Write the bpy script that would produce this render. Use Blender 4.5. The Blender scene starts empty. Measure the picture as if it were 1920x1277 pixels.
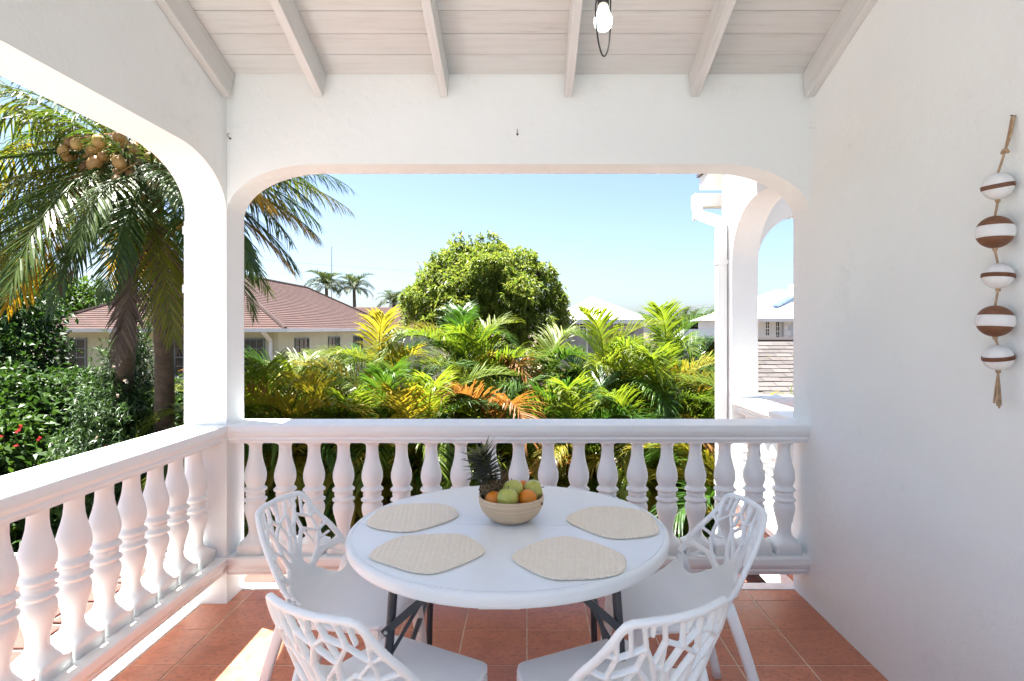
import bpy, bmesh, math, random
import numpy as np
from mathutils import Vector, Matrix, Euler

R = math.radians
scene = bpy.context.scene
col = scene.collection

# ------------------------------------------------------------------ camera
FPX, CX, CY, CAMZ = 1110.0, 988.0, 617.0, 1.5
cam_d = bpy.data.cameras.new('camera')
cam = bpy.data.objects.new('camera', cam_d)
col.objects.link(cam)
cam.location = (0, 0, CAMZ)
cam.rotation_euler = (R(90), 0, 0)
cam_d.sensor_width = 36.0
cam_d.lens = 36.0 * FPX / 1920.0
cam_d.shift_x = -(CX - 960.0) / 1920.0
cam_d.shift_y = -(638.5 - CY) / 1920.0
cam_d.clip_start = 0.02
cam_d.clip_end = 2000
scene.camera = cam

# ------------------------------------------------------------------ sky, sun, exposure
SUN = Vector((0.31, -0.15, -1.0)).normalized()
elev = math.asin(-SUN.z)
world = bpy.data.worlds.new('World')
scene.world = world
world.use_nodes = True
wn = world.node_tree.nodes
wl = world.node_tree.links
bg = wn['Background']
sky = wn.new('ShaderNodeTexSky')
sky.sky_type = 'NISHITA'
sky.sun_disc = False
sky.sun_elevation = elev
sky.sun_rotation = math.atan2(-SUN.x, -SUN.y)
sky.altitude = 0
sky.air_density = 0.76
sky.dust_density = 2.0
sky.ozone_density = 3.0
wl.new(sky.outputs[0], bg.inputs[0])
bg.inputs[1].default_value = 0.05
sun_d = bpy.data.lights.new('sun', 'SUN')
sun_d.energy = 5.0
sun_d.angle = R(0.53)
sun_d.color = (1.0, 0.97, 0.92)
sun = bpy.data.objects.new('sun', sun_d)
col.objects.link(sun)
sun.rotation_euler = SUN.to_track_quat('-Z', 'Y').to_euler()
sun.location = (-6, 5, 20)
scene.view_settings.view_transform = 'Standard'
scene.view_settings.look = 'None'
scene.view_settings.gamma = 1.0
scene.view_settings.exposure = 2.64
scene.cycles.max_bounces = 7
scene.cycles.diffuse_bounces = 5
scene.cycles.transparent_max_bounces = 8
scene.cycles.caustics_reflective = False
scene.cycles.caustics_refractive = False
scene.cycles.sample_clamp_indirect = 6.0
scene.cycles.use_denoising = True


def P(x, y, Y):
    """photo pixel at a given distance -> world point"""
    return Vector(((x - CX) / FPX * Y, Y, CAMZ + (CY - y) / FPX * Y))


# ------------------------------------------------------------------ materials
MATS = {}


class NT:
    def __init__(self, name):
        self.m = bpy.data.materials.new(name)
        self.m.use_nodes = True
        self.t = self.m.node_tree
        self.n = self.t.nodes
        self.b = self.n['Principled BSDF']
        self.out = self.n['Material Output']
        MATS[name] = self.m

    def new(self, typ, **kw):
        nd = self.n.new(typ)
        for k, v in kw.items():
            if k.startswith('i_'):
                key = k[2:]
                key = int(key) if key.isdigit() else key
                nd.inputs[key].default_value = v
            else:
                setattr(nd, k, v)
        return nd

    def link(self, a, b):
        self.t.links.new(a, b)

    def coords(self, kind='Object', scale=(1, 1, 1)):
        tc = self.new('ShaderNodeTexCoord')
        mp = self.new('ShaderNodeMapping')
        mp.inputs['Scale'].default_value = scale
        self.link(tc.outputs[kind], mp.inputs['Vector'])
        return mp.outputs[0]

    def noise(self, vec, scale, detail=4, rough=0.55):
        nd = self.new('ShaderNodeTexNoise')
        nd.inputs['Scale'].default_value = scale
        nd.inputs['Detail'].default_value = detail
        nd.inputs['Roughness'].default_value = rough
        if vec is not None:
            self.link(vec, nd.inputs['Vector'])
        return nd.outputs['Fac']

    def ramp(self, fac, stops):
        nd = self.new('ShaderNodeValToRGB')
        el = nd.color_ramp.elements
        while len(el) < len(stops):
            el.new(0.5)
        for e, (p, c) in zip(el, stops):
            e.position = p
            e.color = (*c, 1) if len(c) == 3 else c
        self.link(fac, nd.inputs[0])
        return nd.outputs[0]

    def mix(self, fac, a, b, blend='MIX'):
        nd = self.new('ShaderNodeMix')
        nd.data_type = 'RGBA'
        nd.blend_type = blend
        for sock, v in ((0, fac), (6, a), (7, b)):
            if hasattr(v, 'is_output') or hasattr(v, 'links'):
                self.link(v, nd.inputs[sock])
            else:
                nd.inputs[sock].default_value = v if sock == 0 else (*v, 1)
        return nd.outputs[2]

    def math(self, op, a, b=0.0):
        nd = self.new('ShaderNodeMath')
        nd.operation = op
        for i, v in enumerate((a, b)):
            if hasattr(v, 'links'):
                self.link(v, nd.inputs[i])
            else:
                nd.inputs[i].default_value = v
        return nd.outputs[0]

    def bump(self, h, strength=0.3, dist=0.01, normal=None):
        nd = self.new('ShaderNodeBump')
        nd.inputs['Strength'].default_value = strength
        nd.inputs['Distance'].default_value = dist
        self.link(h, nd.inputs['Height'])
        if normal is not None:
            self.link(normal, nd.inputs['Normal'])
        return nd.outputs[0]

    def objrand(self):
        return self.new('ShaderNodeObjectInfo').outputs['Random']

    def island(self):
        return self.new('ShaderNodeNewGeometry').outputs['Random Per Island']

    def color(self, c):
        if hasattr(c, 'links'):
            self.link(c, self.b.inputs['Base Color'])
        else:
            self.b.inputs['Base Color'].default_value = (*c, 1)

    def rough(self, r):
        if hasattr(r, 'links'):
            self.link(r, self.b.inputs['Roughness'])
        else:
            self.b.inputs['Roughness'].default_value = r

    def normal(self, n):
        self.link(n, self.b.inputs['Normal'])


def plaster(name, c1, c2, bumps=0.35, scuff=0.0):
    k = NT(name)
    v = k.coords('Object')
    big = k.noise(v, 1.1, 5, 0.6)
    c = k.ramp(big, [(0.3, c1), (0.7, c2)])
    if scuff:
        sm = k.noise(v, 3.3, 6, 0.72)
        c = k.mix(k.ramp(sm, [(0.60, (0, 0, 0)), (0.74, (scuff, scuff, scuff))]), c, tuple(x * 0.80 for x in c1))
        sp = k.noise(v, 21, 2, 0.5)
        c = k.mix(k.ramp(sp, [(0.76, (0, 0, 0)), (0.80, (scuff, scuff, scuff))]), c, tuple(x * 0.72 for x in c1))
    k.color(c)
    fine = k.noise(v, 95, 5, 0.65)
    mid = k.noise(v, 16, 4, 0.6)
    wav = k.noise(v, 4.5, 3, 0.5)
    h = k.math('ADD', k.math('MULTIPLY', fine, 0.35), k.math('MULTIPLY', mid, 0.9))
    h = k.math('ADD', h, k.math('MULTIPLY', wav, 2.0))
    k.normal(k.bump(h, bumps, 0.006))
    k.rough(0.72)
    k.b.inputs['Specular IOR Level'].default_value = 0.3
    return k.m


plaster('plaster', (0.795, 0.815, 0.795), (0.83, 0.85, 0.83), 0.6, 0.35)
plaster('smooth_paint', (0.835, 0.86, 0.84), (0.865, 0.888, 0.868), 0.16, 0.3)
MATS['smooth_paint'].node_tree.nodes['Principled BSDF'].inputs['Roughness'].default_value = 0.45


def m_wood():
    k = NT('whitewashed_wood')
    rnd = k.objrand()
    tc = k.new('ShaderNodeTexCoord')
    add = k.new('ShaderNodeVectorMath', operation='ADD')
    cmb = k.new('ShaderNodeCombineXYZ')
    k.link(k.math('MULTIPLY', rnd, 37.0), cmb.inputs[0])
    k.link(k.math('MULTIPLY', rnd, 91.0), cmb.inputs[1])
    k.link(tc.outputs['Object'], add.inputs[0])
    k.link(cmb.outputs[0], add.inputs[1])
    mp = k.new('ShaderNodeMapping')
    mp.inputs['Scale'].default_value = (1.6, 26, 26)
    k.link(add.outputs[0], mp.inputs[0])
    g = k.noise(mp.outputs[0], 1.6, 6, 0.7)
    mp2 = k.new('ShaderNodeMapping')
    mp2.inputs['Scale'].default_value = (3, 120, 120)
    k.link(add.outputs[0], mp2.inputs[0])
    g2 = k.noise(mp2.outputs[0], 1.5, 3, 0.6)
    c = k.ramp(g, [(0.26, (0.46, 0.445, 0.415)), (0.44, (0.585, 0.58, 0.555)), (0.72, (0.645, 0.645, 0.625))])
    c = k.mix(k.math('MULTIPLY', rnd, 0.45), c, (0.665, 0.67, 0.65))
    st = k.noise(k.coords('Object', (1.2, 4, 4)), 1.0, 4, 0.6)
    c = k.mix(k.ramp(st, [(0.60, (0, 0, 0)), (0.80, (0.4, 0.4, 0.4))]), c, (0.50, 0.42, 0.34))
    k.color(c)
    k.rough(0.62)
    k.normal(k.bump(k.math('ADD', g, k.math('MULTIPLY', g2, 0.5)), 0.25, 0.004))


m_wood()


def m_tile():
    k = NT('terracotta')
    rnd = k.objrand()
    tc = k.new('ShaderNodeTexCoord')
    add = k.new('ShaderNodeVectorMath', operation='ADD')
    cmb = k.new('ShaderNodeCombineXYZ')
    k.link(k.math('MULTIPLY', rnd, 53.0), cmb.inputs[0])
    k.link(k.math('MULTIPLY', rnd, 29.0), cmb.inputs[1])
    k.link(tc.outputs['Object'], add.inputs[0])
    k.link(cmb.outputs[0], add.inputs[1])
    v = add.outputs[0]
    n1 = k.noise(v, 9, 6, 0.68)
    n2 = k.noise(v, 46, 4, 0.7)
    c = k.ramp(n1, [(0.28, (0.38, 0.130, 0.068)), (0.5, (0.56, 0.205, 0.108)), (0.74, (0.65, 0.26, 0.145))])
    c = k.mix(k.ramp(n2, [(0.38, (0.75, 0.75, 0.75)), (0.47, (0, 0, 0))]), c, (0.30, 0.10, 0.06))
    c = k.mix(k.math('MULTIPLY', rnd, 0.45), c, (0.40, 0.145, 0.085))
    k.color(c)
    k.rough(k.ramp(n1, [(0.3, (0.28, 0.28, 0.28)), (0.7, (0.45, 0.45, 0.45))]))
    k.normal(k.bump(n2, 0.12, 0.003))


m_tile()


def simple(name, c, rough=0.5, metal=0.0, var=0.12, scale=6.0, bump=0.0, bscale=60, spec=None):
    k = NT(name)
    v = k.coords('Object')
    n = k.noise(v, scale, 4, 0.6)
    a = tuple(x * (1 - var) for x in c)
    b = tuple(min(1, x * (1 + var)) for x in c)
    k.color(k.ramp(n, [(0.3, a), (0.7, b)]))
    k.rough(rough)
    k.b.inputs['Metallic'].default_value = metal
    if spec is not None:
        k.b.inputs['Specular IOR Level'].default_value = spec
    if bump:
        k.normal(k.bump(k.noise(v, bscale, 4, 0.65), bump, 0.005))
    return k.m


simple('grout', (0.66, 0.53, 0.40), 0.85, var=0.2, scale=9)
simple('plastic_white', (0.855, 0.885, 0.87), 0.38, var=0.015)
simple('table_plastic', (0.845, 0.88, 0.87), 0.3, var=0.015, bump=0.08, bscale=240)
simple('grey_metal', (0.045, 0.048, 0.055), 0.42, var=0.15)
simple('bolt_metal', (0.6, 0.6, 0.6), 0.3, metal=1.0)
simple('black_plastic', (0.012, 0.012, 0.013), 0.4)
simple('dark_steel', (0.10, 0.09, 0.085), 0.5, metal=0.6)
simple('rope', (0.40, 0.27, 0.16), 0.9, var=0.3, scale=60, bump=0.6, bscale=180)
simple('bead_white', (0.74, 0.735, 0.715), 0.7, var=0.06, scale=30, bump=0.15, bscale=50)
simple('pvc_white', (0.80, 0.80, 0.79), 0.4, var=0.03)
simple('ledge_paint', (0.80, 0.78, 0.75), 0.6, var=0.08, scale=14, bump=0.2, bscale=30)
simple('cream_wall', (0.56, 0.55, 0.41), 0.8, var=0.06, scale=1.0, bump=0.2)
simple('white_wall', (0.74, 0.74, 0.73), 0.7, var=0.04, scale=1.0)
simple('grey_render', (0.26, 0.25, 0.25), 0.85, var=0.12, scale=2)
simple('pale_blue_grey', (0.52, 0.56, 0.60), 0.8, var=0.06)
simple('white_metal_roof', (0.80, 0.79, 0.77), 0.45, var=0.03)
simple('block_grey', (0.20, 0.195, 0.19), 0.9, var=0.2, scale=3, bump=0.4)
simple('solar', (0.10, 0.16, 0.24), 0.15, var=0.1)
simple('window_frame', (0.17, 0.20, 0.20), 0.5, var=0.05)
simple('white_frame', (0.75, 0.75, 0.74), 0.5, var=0.03)
simple('trunk', (0.085, 0.06, 0.042), 0.9, var=0.4, scale=8, bump=0.8, bscale=24)
simple('cane', (0.22, 0.24, 0.09), 0.6, var=0.35, scale=5)
simple('fibre', (0.14, 0.095, 0.06), 0.95, var=0.4, scale=10, bump=0.6)


def m_coconut():
    k = NT('coconut')
    n = k.noise(k.coords('Object'), 9, 4, 0.6)
    c = k.ramp(k.objrand(), [(0.0, (0.17, 0.085, 0.03)), (0.45, (0.33, 0.18, 0.055)), (1.0, (0.46, 0.28, 0.085))])
    c = k.mix(k.ramp(n, [(0.5, (0, 0, 0)), (0.75, (0.7, 0.7, 0.7))]), c, (0.14, 0.075, 0.03))
    k.color(c)
    k.rough(0.55)


m_coconut()
simple('coconut_stalk', (0.38, 0.20, 0.06), 0.7, var=0.3)
simple('pole_wood', (0.16, 0.12, 0.09), 0.9)
simple('wire', (0.10, 0.10, 0.11), 0.7)
simple('stem_brown', (0.09, 0.06, 0.03), 0.8)
simple('concrete', (0.235, 0.245, 0.245), 0.9, var=0.2, scale=1.5)  # grey of the added ground sheet that bounces light from below
simple('soil', (0.075, 0.055, 0.035), 0.95, var=0.4, scale=0.6, bump=0.5, bscale=12)
simple('paving_joint', (0.15, 0.13, 0.11), 0.95, var=0.3, scale=5, bump=0.5, bscale=30)


def m_glass_dark():
    k = NT('window_glass')
    k.color((0.02, 0.025, 0.028))
    k.rough(0.08)


m_glass_dark()


def m_brown_bead():
    k = NT('bead_brown')
    v = k.coords('Object', (1, 1, 5))
    n = k.noise(v, 24, 5, 0.7)
    k.color(k.ramp(n, [(0.3, (0.115, 0.045, 0.02)), (0.7, (0.235, 0.10, 0.045))]))
    k.rough(0.6)


m_brown_bead()


def m_mat():
    k = NT('woven_straw')
    v = k.coords('Object')
    br = k.new('ShaderNodeTexBrick', offset=0.5)
    br.inputs['Scale'].default_value = 1.0
    br.inputs['Brick Width'].default_value = 0.019
    br.inputs['Row Height'].default_value = 0.0095
    br.inputs['Mortar Size'].default_value = 0.0014
    br.inputs['Mortar Smooth'].default_value = 0.6
    br.inputs['Color1'].default_value = (0.92, 0.82, 0.64, 1)
    br.inputs['Color2'].default_value = (0.95, 0.87, 0.72, 1)
    br.inputs['Mortar'].default_value = (0.78, 0.70, 0.56, 1)
    k.link(v, br.inputs['Vector'])
    n = k.noise(v, 40, 4, 0.6)
    c = k.mix(k.ramp(n, [(0.35, (0, 0, 0)), (0.75, (0.5, 0.5, 0.5))]), br.outputs[0], (0.95, 0.88, 0.74))
    k.color(c)
    k.rough(0.75)
    inv = k.math('SUBTRACT', 1.0, br.outputs['Fac'])
    k.normal(k.bump(inv, 0.6, 0.003))


m_mat()


def m_bowl():
    k = NT('bamboo')
    v = k.coords('Object', (2, 2, 120))
    n = k.noise(v, 1.6, 4, 0.6)
    k.color(k.ramp(n, [(0.3, (0.55, 0.39, 0.24)), (0.7, (0.70, 0.54, 0.37))]))
    k.rough(0.5)
    k.normal(k.bump(n, 0.2, 0.002))


m_bowl()


def m_apple():
    k = NT('apple_skin')
    v = k.coords('Object')
    n = k.noise(v, 14, 4, 0.6)
    sp = k.noise(v, 240, 2, 0.5)
    c = k.ramp(n, [(0.3, (0.36, 0.40, 0.055)), (0.62, (0.50, 0.50, 0.12)), (0.8, (0.55, 0.47, 0.17))])
    c = k.mix(k.ramp(sp, [(0.66, (0, 0, 0)), (0.72, (0.6, 0.6, 0.6))]), c, (0.62, 0.60, 0.33))
    k.color(c)
    k.rough(0.28)
    k.b.inputs['Subsurface Weight'].default_value = 0.0


m_apple()


def m_orange():
    k = NT('orange_skin')
    v = k.coords('Object')
    n = k.noise(v, 10, 3, 0.5)
    k.color(k.ramp(n, [(0.3, (0.70, 0.20, 0.012)), (0.7, (0.80, 0.28, 0.02))]))
    vo = k.new('ShaderNodeTexVoronoi')
    vo.inputs['Scale'].default_value = 260
    k.link(v, vo.inputs['Vector'])
    k.normal(k.bump(vo.outputs[0], 0.25, 0.002))
    k.rough(0.38)


m_orange()
simple('pineapple_skin', (0.16, 0.105, 0.035), 0.7, var=0.5, scale=60, bump=0.4)
simple('pineapple_eye', (0.085, 0.055, 0.03), 0.8, var=0.4, scale=80)


def leafmat(name, stops, trans=0.35, rough=0.42, tboost=(1.15, 1.1, 0.75), spec=0.45):
    """leaf colour varies from leaf to leaf (island) and from frond to frond (object)"""
    k = NT(name)
    isl = k.island()
    obr = k.objrand()
    tc = k.coords('Object')
    n = k.noise(tc, 1.7, 3, 0.5)
    f = k.math('ADD', k.math('MULTIPLY', isl, 0.45), k.math('MULTIPLY', obr, 0.35))
    f = k.math('ADD', f, k.math('MULTIPLY', n, 0.2))
    c = k.ramp(f, stops)
    k.color(c)
    k.rough(rough)
    k.b.inputs['Specular IOR Level'].default_value = spec
    tr = k.new('ShaderNodeBsdfTranslucent')
    tcx = k.mix(1.0, c, tboost, 'MULTIPLY')
    k.link(tcx, tr.inputs['Color'])
    mx = k.new('ShaderNodeMixShader')
    mx.inputs[0].default_value = trans
    k.link(k.b.outputs[0], mx.inputs[1])
    k.link(tr.outputs[0], mx.inputs[2])
    k.link(mx.outputs[0], k.out.inputs['Surface'])
    return k.m


leafmat('areca_green', [(0.1, (0.024, 0.068, 0.010)), (0.5, (0.048, 0.120, 0.013)), (0.9, (0.092, 0.168, 0.018))], 0.42)
leafmat('areca_lime', [(0.1, (0.080, 0.152, 0.012)), (0.5, (0.136, 0.200, 0.016)), (0.9, (0.224, 0.240, 0.024))], 0.55)
leafmat('areca_gold', [(0.1, (0.192, 0.208, 0.020)), (0.5, (0.288, 0.248, 0.024)), (0.9, (0.360, 0.240, 0.028))], 0.52)
leafmat('areca_rust', [(0.1, (0.176, 0.068, 0.016)), (0.5, (0.264, 0.112, 0.024)), (0.9, (0.336, 0.192, 0.072))], 0.45)
leafmat('areca_dry', [(0.1, (0.128, 0.068, 0.036)), (0.5, (0.208, 0.128, 0.068)), (0.9, (0.288, 0.216, 0.136))], 0.25)
leafmat('coco_green', [(0.1, (0.028, 0.062, 0.014)), (0.5, (0.056, 0.104, 0.018)), (0.9, (0.104, 0.144, 0.022))], 0.42, 0.36)
leafmat('coco_lime', [(0.1, (0.080, 0.120, 0.012)), (0.5, (0.152, 0.168, 0.016)), (0.9, (0.256, 0.200, 0.020))], 0.5, 0.4)
leafmat('coco_gold', [(0.1, (0.240, 0.176, 0.012)), (0.5, (0.360, 0.216, 0.016)), (0.9, (0.400, 0.240, 0.016))], 0.45)
leafmat('coco_dead', [(0.1, (0.056, 0.040, 0.032)), (0.5, (0.104, 0.076, 0.056)), (0.9, (0.152, 0.120, 0.088))], 0.12, 0.8)
leafmat('mango_leaf', [(0.1, (0.048, 0.104, 0.016)), (0.45, (0.120, 0.192, 0.028)), (0.75, (0.232, 0.272, 0.048)), (0.95, (0.336, 0.296, 0.088))], 0.5, 0.42, spec=0.4)
leafmat('dark_leaf', [(0.1, (0.017, 0.046, 0.010)), (0.5, (0.034, 0.082, 0.014)), (0.9, (0.072, 0.134, 0.022))], 0.33, 0.5, spec=0.3)
leafmat('bright_leaf', [(0.1, (0.032, 0.080, 0.010)), (0.5, (0.060, 0.124, 0.014)), (0.9, (0.120, 0.184, 0.024))], 0.38, 0.5, spec=0.3)
leafmat('mid_leaf', [(0.1, (0.017, 0.046, 0.008)), (0.5, (0.038, 0.087, 0.013)), (0.9, (0.083, 0.146, 0.021))], 0.35, 0.45, spec=0.35)
leafmat('fine_leaf', [(0.1, (0.019, 0.050, 0.015)), (0.5, (0.034, 0.076, 0.019)), (0.9, (0.058, 0.109, 0.026))], 0.3, 0.45)
leafmat('far_leaf', [(0.1, (0.040, 0.068, 0.024)), (0.5, (0.068, 0.100, 0.032)), (0.9, (0.104, 0.128, 0.048))], 0.3, 0.6)
leafmat('flower_red', [(0.1, (0.35, 0.02, 0.03)), (0.9, (0.55, 0.06, 0.07))], 0.3)
leafmat('flower_pale', [(0.1, (0.50, 0.40, 0.38)), (0.9, (0.60, 0.52, 0.50))], 0.3)
leafmat('crown_leaf', [(0.1, (0.075, 0.080, 0.045)), (0.5, (0.115, 0.12, 0.065)), (0.9, (0.17, 0.165, 0.09))], 0.12, 0.75, spec=0.2)


def m_shingle(name, a, b, c):
    k = NT(name)
    v = k.coords('Object')
    rnd = k.objrand()
    n = k.noise(v, 2.2, 4, 0.6)
    g = k.noise(v, 130, 3, 0.7)
    tcx = k.new('ShaderNodeTexCoord')
    br = k.new('ShaderNodeTexBrick', offset=0.5)
    br.inputs['Scale'].default_value = 1.0
    br.inputs['Brick Width'].default_value = 0.30
    br.inputs['Row Height'].default_value = 0.145
    br.inputs['Mortar Size'].default_value = 0.006
    br.inputs['Color1'].default_value = (0.86, 0.86, 0.86, 1)
    br.inputs['Color2'].default_value = (1.1, 1.1, 1.1, 1)
    br.inputs['Mortar'].default_value = (0.55, 0.55, 0.55, 1)
    k.link(tcx.outputs['UV'], br.inputs['Vector'])
    cc = k.ramp(n, [(0.3, a), (0.55, b), (0.75, c)])
    cc = k.mix(1.0, cc, br.outputs[0], 'MULTIPLY')
    cc = k.mix(k.math('MULTIPLY', g, 0.35), cc, tuple(x * 0.6 for x in a))
    k.color(cc)
    k.rough(0.9)
    k.normal(k.bump(g, 0.5, 0.006))
    return k.m


m_shingle('red_shingle', (0.044, 0.017, 0.012), (0.058, 0.022, 0.016), (0.073, 0.030, 0.022))


def m_gshingle():
    k = NT('grey_shingle')
    rnd = k.objrand()
    v = k.coords('Object')
    g = k.noise(v, 90, 3, 0.7)
    c = k.ramp(rnd, [(0.0, (0.062, 0.053, 0.050)), (0.5, (0.085, 0.074, 0.070)), (1.0, (0.11, 0.097, 0.092))])
    c = k.mix(k.math('MULTIPLY', g, 0.5), c, (0.055, 0.047, 0.044))
    k.color(c)
    k.rough(0.92)
    k.normal(k.bump(g, 0.4, 0.006))


m_gshingle()


def m_slab():
    k = NT('red_paving')
    rnd = k.objrand()
    v = k.coords('Object')
    n = k.noise(v, 4, 4, 0.6)
    g = k.noise(v, 70, 3, 0.75)
    c = k.ramp(n, [(0.3, (0.115, 0.034, 0.023)), (0.7, (0.15, 0.049, 0.033))])
    c = k.mix(k.math('MULTIPLY', rnd, 0.35), c, (0.12, 0.038, 0.028))
    c = k.mix(k.ramp(g, [(0.62, (0, 0, 0)), (0.72, (0.8, 0.8, 0.8))]), c, (0.34, 0.20, 0.15))
    k.color(c)
    k.rough(0.8)
    k.normal(k.bump(g, 0.4, 0.006))


m_slab()


def m_bulb():
    k = NT('bulb_glass')
    k.color((0.9, 0.92, 0.9))
    k.rough(0.1)
    k.b.inputs['Emission Color'].default_value = (0.93, 1.0, 0.97, 1)
    k.b.inputs['Emission Strength'].default_value = 1.6


m_bulb()
simple('brass', (0.75, 0.55, 0.25), 0.3, metal=1.0)


# ------------------------------------------------------------------ mesh helpers
class MB:
    def __init__(self):
        self.v, self.f, self.s = [], [], []

    def add(self, V, F, smooth=False):
        o = len(self.v)
        self.v.extend([tuple(p) for p in V])
        for f in F:
            self.f.append(tuple(i + o for i in f))
            self.s.append(smooth)
        return self

    def box(self, x0, x1, y0, y1, z0, z1):
        V = [(x0, y0, z0), (x1, y0, z0), (x1, y1, z0), (x0, y1, z0), (x0, y0, z1), (x1, y0, z1), (x1, y1, z1), (x0, y1, z1)]
        F = [(0, 3, 2, 1), (4, 5, 6, 7), (0, 1, 5, 4), (1, 2, 6, 5), (2, 3, 7, 6), (3, 0, 4, 7)]
        return self.add(V, F)

    def prism(self, poly, axis, a, b):
        """poly: 2D points, axis: extrusion axis. x: (y,z); y: (x,z); z: (x,y)"""
        n = len(poly)

        def pt(p, t):
            return {'x': (t, p[0], p[1]), 'y': (p[0], t, p[1]), 'z': (p[0], p[1], t)}[axis]
        V = [pt(p, a) for p in poly] + [pt(p, b) for p in poly]
        F = [tuple(range(n)), tuple(range(2 * n - 1, n - 1, -1))]
        F += [(i, i + n, (i + 1) % n + n, (i + 1) % n) for i in range(n)]
        return self.add(V, F)

    def tube(self, path, rad, n=8, cap=True, smooth=True):
        path = [Vector(p) for p in path]
        m = len(path)
        rads = rad if isinstance(rad, (list, tuple)) else [rad] * m
        V, F = [], []
        up = Vector((0, 0, 1))
        prev = None
        for i, p in enumerate(path):
            t = (path[min(i + 1, m - 1)] - path[max(i - 1, 0)]).normalized()
            if prev is None:
                ref = up if abs(t.z) < 0.9 else Vector((1, 0, 0))
                a = t.cross(ref).normalized()
            else:
                a = (prev - t * prev.dot(t)).normalized()
            prev = a
            b = t.cross(a)
            for j in range(n):
                th = 2 * math.pi * j / n
                V.append(p + (a * math.cos(th) + b * math.sin(th)) * rads[i])
        for i in range(m - 1):
            for j in range(n):
                k = (j + 1) % n
                F.append((i * n + j, i * n + k, (i + 1) * n + k, (i + 1) * n + j))
        self.add(V, F, smooth)
        if cap:
            self.add(V[:n], [tuple(range(n - 1, -1, -1))])
            self.add(V[-n:], [tuple(range(n))])
        return self

    def lathe(self, prof, n=32, center=(0, 0, 0), square=None, smooth=True, cap=True):
        """prof: list of (r, z); square: half width clipping the section to a square"""
        V, F = [], []
        cx, cy, cz = center
        for r, z in prof:
            for j in range(n):
                th = 2 * math.pi * (j + 0.0) / n
                rr = r
                if square:
                    rr = min(r, square / max(abs(math.cos(th)), abs(math.sin(th))))
                V.append((cx + rr * math.cos(th), cy + rr * math.sin(th), cz + z))
        m = len(prof)
        for i in range(m - 1):
            for j in range(n):
                k = (j + 1) % n
                F.append((i * n + j, i * n + k, (i + 1) * n + k, (i + 1) * n + j))
        if cap:
            F.append(tuple(range(n - 1, -1, -1)))
            F.append(tuple(range((m - 1) * n, m * n)))
        return self.add(V, F, smooth)

    def mesh(self, name, mat):
        me = bpy.data.meshes.new(name)
        me.from_pydata(self.v, [], self.f)
        me.polygons.foreach_set('use_smooth', self.s)
        if mat:
            me.materials.append(MATS[mat])
        me.update()
        return me

    def build(self, name, mat, parent=None, **kw):
        return put(name, self.mesh(name, mat), parent, **kw)


def put(name, me, parent=None, label=None, cat=None, group=None, kind=None, loc=None, rot=None, scale=None, mat=None):
    o = bpy.data.objects.new(name, me)
    col.objects.link(o)
    if parent is not None:
        o.parent = parent
    tag(o, label, cat, group, kind)
    if loc is not None:
        o.location = loc
    if rot is not None:
        o.rotation_euler = rot
    if scale is not None:
        o.scale = scale if hasattr(scale, '__len__') else (scale,) * 3
    if mat:
        o.material_slots[0].link = 'OBJECT'
        o.material_slots[0].material = MATS[mat]
    return o


def tag(o, label=None, cat=None, group=None, kind=None):
    if label:
        o['label'] = label
    if cat:
        o['category'] = cat
    if group:
        o['group'] = group
    if kind:
        o['kind'] = kind


def thing(name, label, cat, loc=(0, 0, 0), rz=0.0, group=None):
    return put(name, None, None, label, cat, group, loc=loc, rot=(0, 0, rz))


def bevel(me, w, seg=2, smooth=True, angle=40):
    bm = bmesh.new()
    bm.from_mesh(me)
    bmesh.ops.recalc_face_normals(bm, faces=bm.faces)
    ed = [e for e in bm.edges if len(e.link_faces) == 2 and e.calc_face_angle(0) > R(angle)]
    bmesh.ops.bevel(bm, geom=ed, offset=w, segments=seg, affect='EDGES', profile=0.5, clamp_overlap=True)
    bm.to_mesh(me)
    bm.free()
    return me


def fixn(me):
    bm = bmesh.new()
    bm.from_mesh(me)
    bmesh.ops.recalc_face_normals(bm, faces=bm.faces)
    bm.to_mesh(me)
    bm.free()
    return me


def arrmesh(name, V, F, mat, smooth=False):
    """fast mesh from numpy: V (n,3), F (m,k)"""
    me = bpy.data.meshes.new(name)
    V = np.asarray(V, dtype=np.float32)
    F = np.asarray(F, dtype=np.int32)
    k = F.shape[1]
    me.vertices.add(len(V))
    me.vertices.foreach_set('co', V.ravel())
    me.loops.add(F.size)
    me.loops.foreach_set('vertex_index', F.ravel())
    me.polygons.add(len(F))
    me.polygons.foreach_set('loop_start', np.arange(len(F), dtype=np.int32) * k)
    me.polygons.foreach_set('loop_total', np.full(len(F), k, dtype=np.int32))
    if smooth:
        me.polygons.foreach_set('use_smooth', np.ones(len(F), dtype=bool))
    me.materials.append(MATS[mat])
    me.update(calc_edges=True)
    me.validate()
    return me


# ================================================================== THE VERANDA
XL, XR, YB = -1.64, 1.545, 3.233          # inner faces of the walls
TW, TB = 0.23, 0.20                       # wall thicknesses
ZB, SL = 2.889, 0.345                     # ceiling at the far wall, its slope
ARCH, AA, AB = 2.40, 0.48, 0.27           # opening head, corner ellipse
YN = 0.35


def zc(y):
    return ZB + SL * (YB - y)


def ell(x0, z0, a, b, sx, n=14):
    """quarter ellipse from the jamb (x0,z0) up to the flat head"""
    return [(x0 + sx * a * (1 - math.cos(t)), z0 + b * math.sin(t)) for t in [math.pi / 2 * i / n for i in range(n + 1)]]


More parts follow.
